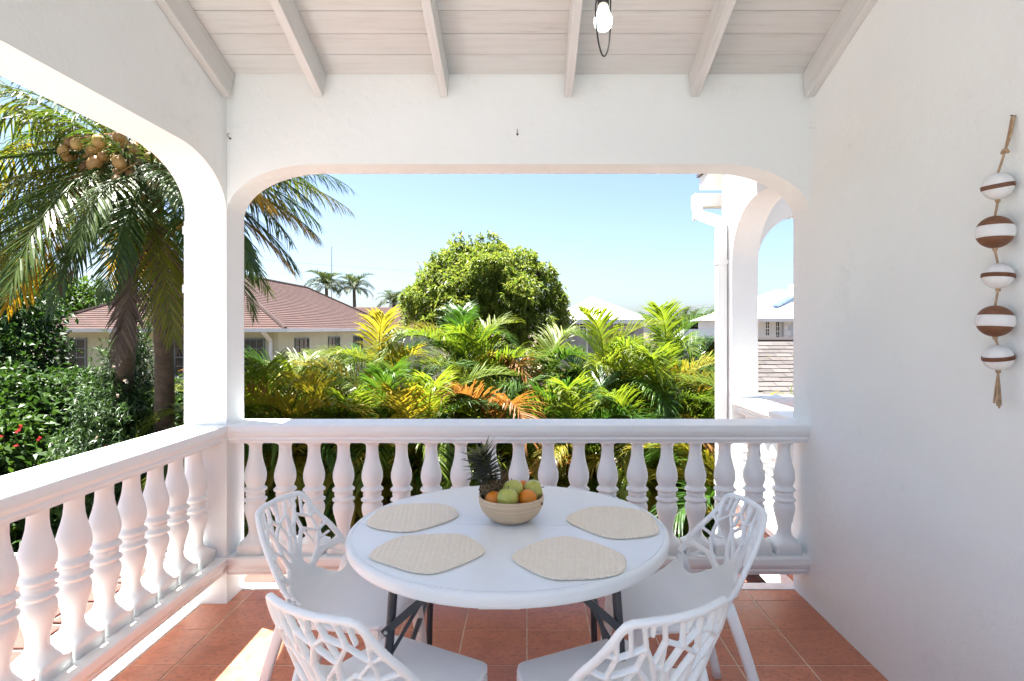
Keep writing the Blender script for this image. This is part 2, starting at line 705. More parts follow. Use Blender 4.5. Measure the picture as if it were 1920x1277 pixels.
# floor -------------------------------------------------------------
floor = MB().box(-1.775, XR, -0.85, 3.405, -0.16, -0.0022).build('floor', 'grout', kind='structure')
T = 0.314
tile_me = bevel(MB().box(-T / 2 + 0.003, T / 2 - 0.003, -T / 2 + 0.003, T / 2 - 0.003, -0.012, 0.0).mesh('tile', 'terracotta'), 0.0015, 1)
rnd = random.Random(4)
for i in range(-6, 5):
    for j in range(-9, 2):
        x0, x1 = i * T, (i + 1) * T
        y0, y1 = 3.271 + (j - 1) * T, 3.271 + j * T
        x0c, x1c = max(x0, -1.775), min(x1, XR)
        y1c = min(y1, 3.405)
        if x1c - x0c < 0.02 or y1c - y0 < 0.02:
            continue
        full = (x1c - x0c > T - 1e-4) and (y1c - y0 > T - 1e-4)
        dz = rnd.uniform(-0.0008, 0.0008)
        if full:
            put('tile', tile_me, floor, loc=((x0 + x1) / 2, (y0 + y1) / 2, dz))
        else:
            cx, cy = (x0c + x1c) / 2, (y0 + y1c) / 2
            hx, hy = (x1c - x0c) / 2 - 0.003, (y1c - y0) / 2 - 0.003
            me = bevel(MB().box(-hx, hx, -hy, hy, -0.012, 0).mesh('tile', 'terracotta'), 0.0015, 1)
            put('tile', me, floor, loc=(cx, cy, dz))
# painted slab edge outside the tiles
led = MB().box(-1.92, -1.777, YN, 3.49, -0.20, 0.004).box(-1.777, XR + 0.2, 3.407, 3.49, -0.20, 0.004)
led.build('slab_edge', 'ledge_paint', floor)

# walls -------------------------------------------------------------
jz = ARCH - AB
poly = ell(XL, jz, AA, AB, 1) + ell(XR, jz, AA, AB, -1)[::-1] + [(XR, ZB + 0.03), (XL, ZB + 0.03)]
MB().prism(poly, 'y', YB, YB + TB).build('arched_wall', 'plaster', label='white plastered wall over the wide rounded opening above the far railing', cat='wall')
yj = 0.75
poly = ell(YB, jz, 0.45, AB, -1) + ell(yj, jz, 0.45, AB, 1)[::-1] + [(yj, 0), (YN, 0), (YN, zc(YN) + 0.02), (YB, ZB + 0.02)]
fixn(MB().prism(poly, 'x', XL - TW, XL).build('arched_wall', 'plaster', label='white plastered side wall with rounded opening, framing the coconut palms', cat='wall').data)
MB().box(XL - TW, XL, YB, YB + TB, -0.02, ZB + 0.02).build('pillar', 'plaster', label='square white corner pillar where the two railings meet', cat='pillar')
poly = [(YN, -0.2), (YB + TB, -0.2), (YB + TB, zc(YB + TB) + 0.02), (YN, zc(YN) + 0.02)]
fixn(MB().prism(poly, 'x', XR, XR + 0.22).build('house_wall', 'plaster', label='plain white plastered wall with the bead garland hanging on it', cat='wall').data)
# ceiling -----------------------------------------------------------
ca = math.atan(SL)
SEC = math.sqrt(1 + SL * SL)
ceil_root = put('ceiling', None, kind='structure')
deck = MB()
YR = -0.4
poly = [(4.05, zc(4.05) + 0.028), (YR, zc(YR) + 0.028), (YR, zc(YR) + 0.10), (4.05, zc(4.05) + 0.10)]
deck.prism(poly, 'x', XL - TW - 0.06, XR + 0.30)
fixn(deck.build('roof_deck', 'whitewashed_wood', ceil_root).data)
RX = [-1.617, -1.117, -0.447, 0.2245, 0.903, 1.523]
raf_l = (YB - 0.95) * SEC
raf_me = bevel(MB().box(0, raf_l, -0.0215, 0.0215, -0.15, -0.001).mesh('rafter', 'whitewashed_wood'), 0.003, 2)
# rafters run along local X; tilt so that local X rises towards the camera
Mr = Matrix(((0, 1, 0), (-1, 0, 0), (0, 0, 1))).to_4x4()


def slope_matrix(x, y):
    # local X -> direction towards the camera and up, local Y -> world X, local Z -> ceiling normal (up)
    dx = Vector((0, -1, SL)).normalized()
    dy = Vector((1, 0, 0))
    dz = dx.cross(dy)
    m = Matrix((dx, dy, dz)).transposed().to_4x4()
    m.translation = Vector((x, y, zc(y)))
    return m


for x in RX:
    o = put('rafter', raf_me, ceil_root)
    o.matrix_world = slope_matrix(x, YB)
# boards: local X along world X, so the grain follows the board
def board_matrix(x, s):
    dx = Vector((1, 0, 0))
    dy = Vector((0, -1, SL)).normalized()
    dz = dx.cross(dy)
    if dz.z < 0:
        dz = -dz
        dy = dz.cross(dx)
    m = Matrix((dx, dy, dz)).transposed().to_4x4()
    y = YB - s / SEC
    m.translation = Vector((x, y, zc(y)))
    return m


PW = 0.1375
edges = [XL + 0.001] + RX[1:5] + [XR - 0.001]
for b in range(17):
    s = (b + 0.5) * PW + 0.004
    for a0, a1 in zip(edges[:-1], edges[1:]):
        L = a1 - a0 - 0.002
        me = bevel(MB().box(-L / 2, L / 2, -PW / 2 + 0.0012, PW / 2 - 0.0012, 0, 0.02).mesh('plank', 'whitewashed_wood'), 0.003, 1)
        o = put('plank', me, ceil_root)
        m = board_matrix((a0 + a1) / 2, s)
        m.translation += m.col[2].to_3d() * rnd.uniform(-0.001, 0.001)
        o.matrix_world = m


# balustrades -------------------------------------------------------
def rail_profile(w0, w1, z0, z1):
    """half-profile of a moulded rail between z0 and z1, symmetric across its width (w0..w1)"""
    c, hw, h = (w0 + w1) / 2, (w1 - w0) / 2, z1 - z0
    half = [(0.66, 0.0), (0.66, 0.12), (0.74, 0.14), (0.79, 0.18), (0.81, 0.25), (0.79, 0.32), (0.79, 0.36), (0.84, 0.40), (0.89, 0.47), (0.92, 0.56), (0.92, 0.63), (1.0, 0.66), (1.0, 0.93), (0.985, 0.985), (0.955, 1.0)]
    r = [(c + hw * a, z0 + h * b) for a, b in half]
    l = [(c - hw * a, z0 + h * b) for a, b in half][::-1]
    return r + l


BZ0, BZ1 = 0.25, 0.874
bp = []   # (r, fraction from the bottom)
for fr, r in [(0.0, 0.13), (0.082, 0.13), (0.085, 0.104), (0.098, 0.083), (0.113, 0.067), (0.130, 0.053), (0.148, 0.044), (0.168, 0.038), (0.195, 0.0355), (0.235, 0.037),
              (0.28, 0.043), (0.325, 0.0505), (0.365, 0.057), (0.395, 0.059), (0.42, 0.0565), (0.438, 0.0495), (0.446, 0.047),
              (0.452, 0.053), (0.461, 0.0605), (0.468, 0.062), (0.474, 0.061), (0.484, 0.051), (0.496, 0.047),
              (0.504, 0.0495), (0.515, 0.051), (0.526, 0.0495), (0.532, 0.047),
              (0.538, 0.050), (0.549, 0.061), (0.556, 0.062), (0.563, 0.0605), (0.575, 0.052), (0.585, 0.0465), (0.60, 0.0485),
              (0.63, 0.0555), (0.665, 0.059), (0.70, 0.058), (0.74, 0.0525), (0.79, 0.0435), (0.84, 0.0365), (0.89, 0.0335), (0.94, 0.0335),
              (0.958, 0.038), (0.970, 0.052), (0.978, 0.066), (1.0, 0.068)]:
    bp.append((r, fr * (BZ1 - BZ0 + 0.01)))
bal_me = fixn(MB().lathe(bp, 40, square=0.0715).mesh('baluster', 'smooth_paint'))

bk = thing('balustrade', 'white balustrade across the far opening behind the round table', 'railing', (0, YB, 0))
rp = rail_profile(YB - 0.012 - YB, YB + 0.225 - YB, 0.872, 0.976)
fixn(MB().prism(rp, 'x', XL, XR).build('handrail', 'smooth_paint', bk).data)
rp = rail_profile(-0.012, 0.212, 0.148, 0.252)
fixn(MB().prism(rp, 'x', XL, XR).build('bottom_rail', 'smooth_paint', bk).data)
for i in range(19):
    put('baluster', bal_me, bk, loc=((478 - CX) / 333.5 + i * 0.1652 + rnd.uniform(-.0025, .0025), 0.10 + rnd.uniform(-.002, .002), BZ0 - 0.002), rot=(rnd.uniform(-.004, .004), rnd.uniform(-.004, .004), rnd.choice((0, 1, 2, 3)) * math.pi / 2 + rnd.uniform(-.03, .03)))
lf = thing('balustrade', 'white balustrade running along the side opening towards the camera', 'railing', (XL, 0, 0))
rp = rail_profile(-TW - 0.01, 0.012, 0.872, 0.976)
fixn(MB().prism(rp, 'y', yj, YB).build('handrail', 'smooth_paint', lf).data)
rp = rail_profile(-TW + 0.005, 0.012, 0.148, 0.252)
fixn(MB().prism(rp, 'y', yj, YB).build('bottom_rail', 'smooth_paint', lf).data)
for i in range(14):
    put('baluster', bal_me, lf, loc=(-0.122 + rnd.uniform(-.002, .002), 3.145 - i * 0.169 + rnd.uniform(-.0025, .0025), BZ0 - 0.002), rot=(rnd.uniform(-.004, .004), rnd.uniform(-.004, .004), rnd.choice((0, 1, 2, 3)) * math.pi / 2 + rnd.uniform(-.03, .03)))

# ================================================================== NEIGHBOURING VERANDA
NX, NY = 1.56, 4.51
nv = thing('neighbouring_veranda', 'white arched veranda of the next unit beyond the far railing', 'veranda', (NX, NY, 0))


def loc_build(mb, name, mat, parent=nv, org=(NX, NY, 0)):
    for i, v in enumerate(mb.v):
        mb.v[i] = (v[0] - org[0], v[1] - org[1], v[2] - org[2])
    o = mb.build(name, mat, parent)
    fixn(o.data)
    return o


y_s = YB + TB
poly = ell(NY, 2.0, 0.52, 0.415, -1) + ell(y_s + 0.002, 2.0, 0.45, 0.415, 1)[::-1] + [(y_s + 0.002, 3.6), (NY, 3.6)]
loc_build(MB().prism(poly, 'x', NX, NX + 0.2), 'side_arch', 'plaster')
loc_build(MB().box(NX, NX + 0.2, NY, NY + 0.22, -0.15, 3.3), 'pillar', 'plaster')
poly = ell(NX + 0.2, 2.02, 0.42, 0.37, 1) + ell(5.2, 2.02, 0.42, 0.37, -1)[::-1] + [(5.2, 3.3), (NX + 0.2, 3.3)]
loc_build(MB().prism(poly, 'y', NY, NY + 0.22), 'front_arch', 'plaster')
nfl = loc_build(MB().box(NX, 5.2, y_s - 2.0 + 2.002, NY + 0.24, -0.15, -0.008), 'floor', 'ledge_paint')
rp = rail_profile(NX - 0.012, NX + 0.212, 0.872, 0.976)
loc_build(MB().prism(rp, 'y', y_s + 0.003, NY), 'handrail', 'smooth_paint')
rp = rail_profile(NX - 0.008, NX + 0.208, 0.148, 0.252)
loc_build(MB().prism(rp, 'y', y_s + 0.003, NY), 'bottom_rail', 'smooth_paint')
rp = rail_profile(NY - 0.012, NY + 0.232, 0.872, 0.976)
loc_build(MB().prism(rp, 'x', NX + 0.2, 5.2), 'handrail', 'smooth_paint')
rp = rail_profile(NY - 0.008, NY + 0.228, 0.148, 0.252)
loc_build(MB().prism(rp, 'x', NX + 0.2, 5.2), 'bottom_rail', 'smooth_paint')
for i in range(6):
    put('baluster', bal_me, nv, loc=(0.10, y_s + 0.13 + i * 0.168 - NY, BZ0 - 0.002))
for i in range(7):
    put('baluster', bal_me, nv, loc=(0.31 + i * 0.168, 0.11, BZ0 - 0.002))
for i in range(3):
    for j in range(4):
        x0 = 0.19 + i * T
        y0 = y_s + 0.01 + j * T - NY
        if y0 + T < 0.21:
            put('tile', tile_me, nfl, loc=(x0 + T / 2, y0 + T / 2, 0.004))
loc_build(MB().box(NX + 0.03, NX + 0.185, y_s + 0.004, NY, -0.007, 0.003), 'floor_edge', 'terracotta')
# roof over it
poly = [(5.28, 2.74), (3.5, 2.74 + 0.345 * 1.78), (3.5, 2.86 + 0.345 * 1.78), (5.28, 2.84)]
nroof = loc_build(MB().prism(poly, 'x', NX - 0.02, 5.4), 'roof', 'ledge_paint')
loc_build(MB().box(NX - 0.045, NX - 0.022, 3.6, 5.29, 2.85, 2.875), 'roof_edge', 'grey_shingle', nroof, (NX, NY, 0))

gut = thing('gutter', 'white gutter end jutting from the eave of the next veranda', 'gutter', (1.52, 5.3, 2.6))
gp = [(0, 0), (0.115, 0), (0.13, 0.05), (0.13, 0.115), (0.118, 0.115), (0.118, 0.052), (0.105, 0.012), (0.012, 0.012), (0.012, 0.115), (0, 0.115)]
fixn(MB().prism(gp, 'x', 0, 3.6).build('trough', 'pvc_white', gut).data)
MB().box(-0.012, 0.0, -0.004, 0.134, -0.004, 0.118).build('end_cap', 'pvc_white', gut)
dp = thing('downpipe', 'square white downpipe fixed to the neighbouring pillar', 'downpipe', (1.515, 4.62, -2.7))


def square_pipe(path, h):
    mb = MB()
    for a, b in zip(path[:-1], path[1:]):
        a, b = Vector(a), Vector(b)
        t = (b - a).normalized()
        s = Vector((1, 0, 0)) if abs(t.x) < 0.8 else Vector((0, 1, 0))
        s = (s - t * s.dot(t)).normalized()
        u = t.cross(s)
        V = [p + s * i * h + u * j * h for p in (a, b) for i, j in ((-1, -1), (1, -1), (1, 1), (-1, 1))]
        mb.add(V, [(0, 1, 2, 3), (7, 6, 5, 4), (0, 4, 5, 1), (1, 5, 6, 2), (2, 6, 7, 3), (3, 7, 4, 0)])
    return mb


fixn(square_pipe([(0, 0, 0), (0, 0, 5.06)], 0.036).build('pipe', 'pvc_white', dp).data)
el = square_pipe([(0, -0.005, 5.0), (0, 0.03, 5.09)], 0.0375)
el2 = square_pipe([(0.0, 0.0, 5.03), (0.025, 0.74, 5.24)], 0.035)
fixn(el2.build('elbow', 'pvc_white', dp).data)
fixn(square_pipe([(0.03, 0.74, 5.19), (0.03, 0.74, 5.32)], 0.0375).build('elbow', 'pvc_white', dp).data)
for z in (1.2, 3.0, 4.72):
    MB().box(-0.041, 0.046, -0.044, 0.044, z - 0.016, z + 0.016).build('bracket', 'pvc_white', dp)
MB().box(-0.04, 0.04, -0.04, 0.04, 5.0, 5.03).build('collar', 'pvc_white', dp)

# ================================================================== GROUND
GZ = -2.7
MB().add([(-700, -700, GZ), (700, -700, GZ), (700, 700, GZ), (-700, 700, GZ)], [(0, 1, 2, 3)]).build('ground', 'soil', kind='structure')
TZ, TY1 = -0.38, 4.86
pv = MB().box(-7.2, 6.0, -1.0, TY1, TZ - 0.16, TZ).build('lower_terrace', 'paving_joint', kind='structure')
SP = 0.30
slab_me = bevel(MB().box(-0.130, 0.130, -0.130, 0.130, -0.01, 0.012).mesh('paving_slab', 'red_paving'), 0.004, 1)
rnd = random.Random(8)
far_slabs = MB()
cnt = 0
for i in range(-24, 20):
    for j in range(-3, 17):
        x, y = i * SP + 0.1 + (0.0 if j % 2 else 0.15), j * SP + 0.0
        if y > TY1 - 0.12 or x < -7.0 or x > 5.8:
            continue
        seen = (x < -1.95 and y > 1.6 and (x + 1.9) / max(y, .1) > -0.75) or (-2.0 < x < 2.1 and y > 3.6)
        if seen and cnt < 290:
            put('paving_slab', slab_me, pv, loc=(x, y, TZ + rnd.uniform(0, 0.004)), rot=(0, 0, rnd.uniform(-0.02, 0.02)))
            cnt += 1
        else:
            far_slabs.box(x - 0.13, x + 0.13, y - 0.13, y + 0.13, TZ - 0.01, TZ + 0.014)
far_slabs.build('paving_rest', 'red_paving', pv, kind='stuff')
MB().box(-7.26, 6.0, TY1 + 0.002, TY1 + 0.06, TZ - 0.30, TZ + 0.02).build('terrace_edge', 'ledge_paint', pv)
MB().box(-16, 8, 10.75, 10.87, GZ, GZ + 0.16).build('bed_kerb', 'paving_joint', kind='structure')
MB().add([(-30, -30, GZ + 0.004), (14, -30, GZ + 0.004), (14, 4.6, GZ + 0.004), (-30, 4.6, GZ + 0.004)], [(0, 1, 2, 3)]).build('bounce_ground', 'concrete', kind='structure')  # unseen grey sheet, added to bounce neutral light up into the veranda
# the lower storey under the veranda
MB().box(-7.1, 5.9, -0.9, TY1 - 0.1, GZ, TZ - 0.162).build('lower_storey', 'plaster', label='white lower storey of the house under the red-paved terrace', cat='building')
MB().box(XL - TW, XR + 0.2, YN, YB + TB - 0.03, TZ - 0.002, -0.162).build('veranda_plinth', 'plaster', label='white plinth carrying the veranda floor above the terrace', cat='plinth')

# ================================================================== SDF SHEETS (chair shells, mats)
def sheet(S, U, Vv, pos, half):
    """closed moulded sheet where S<0. pos(u,v)->(point, normal); half(s)->half thickness"""
    nu, nv_ = S.shape
    verts, params = [], []
    gid = -np.ones(S.shape, dtype=int)
    ecache = {}

    def gv(i, j):
        if gid[i, j] < 0:
            gid[i, j] = len(params)
            params.append((U[i], Vv[j], S[i, j]))
        return gid[i, j]

    def ev(i, j, k, l):
        key = (i, j, k, l) if (i, j) < (k, l) else (k, l, i, j)
        if key not in ecache:
            a, b = S[i, j], S[k, l]
            t = a / (a - b)
            t = min(max(t, 0.02), 0.98)
            ecache[key] = len(params)
            params.append((U[i] + (U[k] - U[i]) * t, Vv[j] + (Vv[l] - Vv[j]) * t, 0.0))
        return ecache[key]
    polys = []
    inside = S < 0
    for i in range(nu - 1):
        for j in range(nv_ - 1):
            c = [(i, j), (i + 1, j), (i + 1, j + 1), (i, j + 1)]
            ins = [inside[a] for a in c]
            if not any(ins):
                continue
            if all(ins):
                polys.append((tuple(gv(*a) for a in c), j))
                continue
            p = []
            for q in range(4):
                a, b = c[q], c[(q + 1) % 4]
                if inside[a]:
                    p.append(gv(*a))
                if inside[a] != inside[b]:
                    p.append(ev(*a, *b))
            if len(p) >= 3:
                polys.append((tuple(p), j))
    n = len(params)
    top, bot, share = [], [], []
    for (u, v, s) in params:
        p, nn = pos(u, v)
        h = half(s)
        top.append(p + nn * h)
        bot.append(p - nn * h)
        share.append(s >= 0)
    verts = list(top)
    bidx = []
    for k in range(n):
        if share[k]:
            bidx.append(k)
        else:
            bidx.append(len(verts))
            verts.append(bot[k])
    faces, rows = [], []
    for p, j in polys:
        faces.append(p)
        rows.append(j)
        faces.append(tuple(bidx[q] for q in reversed(p)))
        rows.append(j)
    return verts, faces, rows


def poly_sdf(pts, X, Y):
    """signed distance to a closed polygon (negative inside), vectorised"""
    d = np.full(X.shape, 1e9)
    sgn = np.ones(X.shape)
    n = len(pts)
    for i in range(n):
        ax, ay = pts[i]
        bx, by = pts[(i + 1) % n]
        ex, ey = bx - ax, by - ay
        wx, wy = X - ax, Y - ay
        t = np.clip((wx * ex + wy * ey) / (ex * ex + ey * ey + 1e-12), 0, 1)
        d = np.minimum(d, (wx - ex * t) ** 2 + (wy - ey * t) ** 2)
        c1 = Y >= ay
        c2 = Y < by
        c3 = ex * wy > ey * wx
        flip = (c1 & c2 & c3) | (~c1 & ~c2 & ~c3)
        sgn = np.where(flip, -sgn, sgn)
    return sgn * np.sqrt(d)


def capsule(X, Y, ax, ay, bx, by, ra, rb):
    ex, ey = bx - ax, by - ay
    t = np.clip(((X - ax) * ex + (Y - ay) * ey) / (ex * ex + ey * ey + 1e-12), 0, 1)
    return np.sqrt((X - ax - ex * t) ** 2 + (Y - ay - ey * t) ** 2) - (ra + (rb - ra) * t)


# ------------------------------------------------------------------ chair
# centre line of the moulded shell: v along seat (front to back) then up the back
_cl = []


def _centreline():
    pts = [(0.235, 0.435), (0.225, 0.447), (0.20, 0.452), (0.10, 0.449), (0.0, 0.444), (-0.10, 0.443), (-0.155, 0.449), (-0.195, 0.466),
           (-0.222, 0.498), (-0.242, 0.545), (-0.275, 0.64), (-0.308, 0.725), (-0.336, 0.803), (-0.343, 0.822)]
    # Catmull-Rom resample by arc length
    out = []
    for i in range(len(pts) - 1):
        p0 = pts[max(i - 1, 0)]
        p1, p2 = pts[i], pts[i + 1]
        p3 = pts[min(i + 2, len(pts) - 1)]
        for k in range(12):
            t = k / 12
            q = []
            for a in range(2):
                q.append(0.5 * (2 * p1[a] + (p2[a] - p0[a]) * t + (2 * p0[a] - 5 * p1[a] + 4 * p2[a] - p3[a]) * t * t + (-p0[a] + 3 * p1[a] - 3 * p2[a] + p3[a]) * t ** 3))
            out.append(q)
    out.append(pts[-1])
    o = np.array(out)
    s = np.concatenate([[0], np.cumsum(np.linalg.norm(np.diff(o, axis=0), axis=1))])
    return o, s


CLP, CLS = _centreline()
VT = CLS[-1]                      # total length
VCREASE = float(np.interp(0.20, -CLP[:, 0], CLS))


def chair_pos(u, v):
    vv = min(max(v, 0), VT)
    y = float(np.interp(vv, CLS, CLP[:, 0]))
    z = float(np.interp(vv, CLS, CLP[:, 1]))
    e = 0.012
    y2, z2 = float(np.interp(vv + e, CLS, CLP[:, 0])), float(np.interp(vv + e, CLS, CLP[:, 1]))
    y1, z1 = float(np.interp(vv - e, CLS, CLP[:, 0])), float(np.interp(vv - e, CLS, CLP[:, 1]))
    ty, tz = y2 - y1, z2 - z1
    l = math.hypot(ty, tz)
    ty, tz = ty / l, tz / l
    ny, nz = tz, -ty              # towards the sitter
    if nz < 0 and ty < -0.9:
        ny, nz = -ny, -nz
    # sides curl towards the sitter: strongest at the crease (arm-like), less on the back
    d = (vv - VCREASE)
    k = 1.9 * math.exp(-(d / 0.15) ** 2) + 1.25 / (1 + math.exp(-(d - 0.12) / 0.04))
    f = 1 / (1 + math.exp(-(d + 0.20) / 0.025))
    k *= f
    lift = k * u * u
    slope = 2 * k * u
    p = Vector((u, y + ny * lift, z + nz * lift))
    n = Vector((-slope, ny, nz)).normalized()
    return p, n


def chair_sheet():
    du = 0.0036
    U = np.arange(-0.262, 0.2621, du)
    V_ = np.arange(-0.004, VT + 0.012, du)
    X, Y = np.meshgrid(U, V_, indexing='ij')
    b = VCREASE
    T_ = VT
    right = [(0.110, 0.0), (0.155, 0.006), (0.185, 0.022), (0.203, 0.05), (0.214, 0.10), (0.226, 0.20), (0.238, b - 0.12), (0.245, b - 0.03), (0.247, b + 0.05), (0.243, b + 0.13),
             (0.226, b + 0.19), (0.202, b + 0.25), (0.172, T_ - 0.045), (0.160, T_ - 0.022), (0.140, T_ - 0.010), (0.09, T_ - 0.003), (0.0, T_)]
    pts = [(0, 0)] + right + [(-x, y) for x, y in right[::-1][1:]]
    outline = poly_sdf(pts, X, Y)
    # big rounded hole each side at the crease
    hole = np.full(X.shape, 1e9)
    for s in (-1, 1):
        hp = [(s * 0.135, b - 0.10), (s * 0.185, b - 0.115), (s * 0.196, b - 0.05), (s * 0.200, b + 0.045), (s * 0.182, b + 0.085), (s * 0.150, b + 0.075), (s * 0.128, b + 0.0)]
        hole = np.minimum(hole, poly_sdf(hp, X, Y) - 0.014)
    # branching lattice above: struts (u, v above crease)
    g = {}
    rim = outline + 0.0215            # inside the rim when negative
    lat = np.full(X.shape, 1e9)      # distance to the struts
    VS = (T_ - b) / 0.40

    def st(a, b_, ra=0.0068, rb=0.0060):
        nonlocal lat
        lat = np.minimum(lat, capsule(X, Y, a[0], b + a[1] * VS, b_[0], b + b_[1] * VS, ra, rb))
    H = 0.40
    # trunk widening to the seat
    trunk = poly_sdf([(-0.150, b - 0.14), (0.150, b - 0.14), (0.140, b - 0.03), (0.118, b + 0.035), (0.055, b + 0.095), (0.012, b + 0.135), (-0.02, b + 0.14), (-0.055, b + 0.10), (-0.120, b + 0.035), (-0.140, b - 0.03)], X, Y) - 0.004
    # main boughs
    A0 = (0.0, 0.13); A1 = (-0.018, 0.215); A2 = (0.012, 0.29); A3 = (-0.012, H)
    st(A0, A1, .015, .010); st(A1, A2, .010, .0085); st(A2, A3)
    B1 = (-0.060, 0.175); B2 = (-0.100, 0.235); B3 = (-0.092, 0.305); B4 = (-0.118, H)
    st((-0.035, 0.10), B1, .015, .011); st(B1, B2, .010, .0085); st(B2, B3); st(B3, B4)
    C1 = (0.058, 0.165); C2 = (0.070, 0.24); C3 = (0.110, 0.30); C4 = (0.095, H)
    st((0.03, 0.10), C1, .015, .011); st(C1, C2, .010, .009); st(C2, C3); st(C3, C4)
    # side boughs to the rim
    D1 = (-0.135, 0.125); st((-0.075, 0.055), D1, .013, .010); st(D1, (-0.235, 0.125)); st(D1, (-0.165, 0.195)); st((-0.165, 0.195), (-0.225, 0.22)); st((-0.165, 0.195), (-0.155, 0.265))
    E1 = (0.130, 0.115); st((0.072, 0.055), E1, .013, .010); st(E1, (0.235, 0.105)); st(E1, (0.160, 0.185)); st((0.160, 0.185), (0.225, 0.195)); st((0.160, 0.185), (0.158, 0.245)); 
    st((0.158, 0.245), (0.215, 0.275)); st((0.158, 0.245), C3); st((0.158, 0.245), (0.165, 0.33))
    st((-0.155, 0.265), (-0.21, 0.29)); st((-0.155, 0.265), B3); st((-0.155, 0.265), (-0.17, 0.345))
    # twigs
    st(B2, (-0.165, 0.195)); st(A1, B1 if False else (-0.060, 0.24)); st((-0.060, 0.24), B3); st((-0.060, 0.24), (-0.045, 0.32)); st((-0.045, 0.32), (-0.065, H)); st((-0.045, 0.32), A2)
    st(C1, (0.105, 0.20)); st((0.105, 0.20), (0.160, 0.185)); st((0.105, 0.20), C3) if False else None
    st(A2, (0.058, 0.325)); st((0.058, 0.325), C2) if False else st((0.058, 0.325), (0.045, H)); st((0.058, 0.325), C3)
    st(C2, A2); st(A0, (0.030, 0.185), .01, .008); st((0.030, 0.185), C2)
    st((-0.030, 0.15), (-0.060, 0.24), .009, .0075)
    st((0.200, 0.06), (0.165, 0.112)); st((-0.205, 0.065), (-0.168, 0.122))
    st((0.150, 0.085), (0.20, 0.06)); 
    for p_, q_ in (((0.118, 0.20), (0.158, 0.245)), ((-0.125, 0.165), (-0.10, 0.235)), ((-0.035, 0.225), (-0.045, 0.32)), ((0.19, 0.155), (0.145, 0.15)), ((-0.20, 0.17), (-0.15, 0.16)),
                   ((0.075, 0.265), (0.058, 0.325)), ((-0.125, 0.285), (-0.145, 0.38)), ((0.135, 0.31), (0.128, 0.38)), ((0.010, 0.34), (0.020, 0.40)), ((-0.085, 0.345), (-0.09, 0.40))):
        st(p_, q_, .006, .0055)

    def smin(a, c, k):
        h = np.clip(0.5 + 0.5 * (c - a) / k, 0, 1)
        return c + (a - c) * h - k * h * (1 - h)
    rimb = np.maximum(outline, -rim)
    stt = np.maximum(outline, lat)
    seatb = np.maximum(outline, Y - (b - 0.075))
    for s in (-1, 1):
        br = capsule(X, Y, s * 0.070, b + 0.062, s * 0.150, b + 0.104, 0.016, 0.011)
        br = np.minimum(br, capsule(X, Y, s * 0.150, b + 0.104, s * 0.232, b + 0.108, 0.011, 0.013))
        stt = np.minimum(stt, np.maximum(outline, br))
    S = smin(smin(rimb, stt, 0.007), np.maximum(outline, trunk), 0.008)
    S = smin(S, seatb, 0.05)
    # renormalise to a distance
    gx, gy = np.gradient(S, du)
    S = np.maximum(S, outline)
    S = S / np.clip(np.sqrt(gx * gx + gy * gy), 0.6, 1.5)

    def half(s):
        r = 0.009
        q = min(max(-s / r, 0), 1)
        return 0.0095 * math.sqrt(max(1 - (1 - q) ** 2, 0))
    V, F, rows = sheet(S, U, V_, chair_pos, half)
    return V, F, rows, V_


CV, CF, CROWS, CVV = chair_sheet()
jcut = int(np.searchsorted(CVV, VCREASE + 0.02))


def submesh(name, keep, mat, V, F):
    used, remap, vv, ff = {}, {}, [], []
    for f in keep:
        nf = []
        for i in F[f]:
            if i not in remap:
                remap[i] = len(vv)
                vv.append(i)
            nf.append(remap[i])
        ff.append(nf)
    me = bpy.data.meshes.new(name)
    me.from_pydata([tuple(V[i]) for i in vv], [], ff)
    me.polygons.foreach_set('use_smooth', [True] * len(ff))
    me.materials.append(MATS[mat])
    me.update()
    return me, vv


full = bpy.data.meshes.new('tmp_shell')
full.from_pydata([tuple(v) for v in CV], [], CF)
full.update()
FN = [tuple(v.normal) for v in full.vertices]
seat_me, sv = submesh('seat', [i for i, j in enumerate(CROWS) if j < jcut], 'plastic_white', CV, CF)
seat_me.normals_split_custom_set_from_vertices([FN[i] for i in sv])
back_me, bv_ = submesh('backrest', [i for i, j in enumerate(CROWS) if j >= jcut], 'plastic_white', CV, CF)
back_me.normals_split_custom_set_from_vertices([FN[i] for i in bv_])
bpy.data.meshes.remove(full)


def leg_mesh(top, foot, bow, w0, w1, d0, d1):
    """tapered rounded leg; bow: sideways curve of the upper part"""
    mb = MB()
    path, n = [], 10
    V, F = [], []
    sec = 12
    for i in range(n + 1):
        t = i / n
        c = Vector(top).lerp(Vector(foot), t) + Vector(bow) * (math.sin(math.pi * t) ** 1.0)
        w = w0 + (w1 - w0) * t
        d = d0 + (d1 - d0) * t
        for j in range(sec):
            th = 2 * math.pi * j / sec
            cs, sn = math.cos(th), math.sin(th)
            e = 0.55
            V.append(c + Vector((math.copysign(abs(cs) ** e, cs) * w, math.copysign(abs(sn) ** e, sn) * d, 0)))
    for i in range(n):
        for j in range(sec):
            k = (j + 1) % sec
            F.append((i * sec + j, i * sec + k, (i + 1) * sec + k, (i + 1) * sec + j))
    F.append(tuple(range(sec)))
    F.append(tuple(range(n * sec, (n + 1) * sec)))
    mb.add(V, F, True)
    me = fixn(mb.mesh('leg', 'plastic_white'))
    me.polygons[len(F) - 1].use_smooth = False
    return me


LEGS = [leg_mesh((s * 0.178, 0.172, 0.447), (s * 0.208, 0.225, 0.0), (s * 0.004, 0.006, 0), 0.023, 0.014, 0.026, 0.015) for s in (-1, 1)]
LEGS += [leg_mesh((s * 0.229, -0.128, 0.535), (s * 0.232, -0.292, 0.0), (s * -0.004, -0.012, 0), 0.010, 0.015, 0.022, 0.018) for s in (-1, 1)]
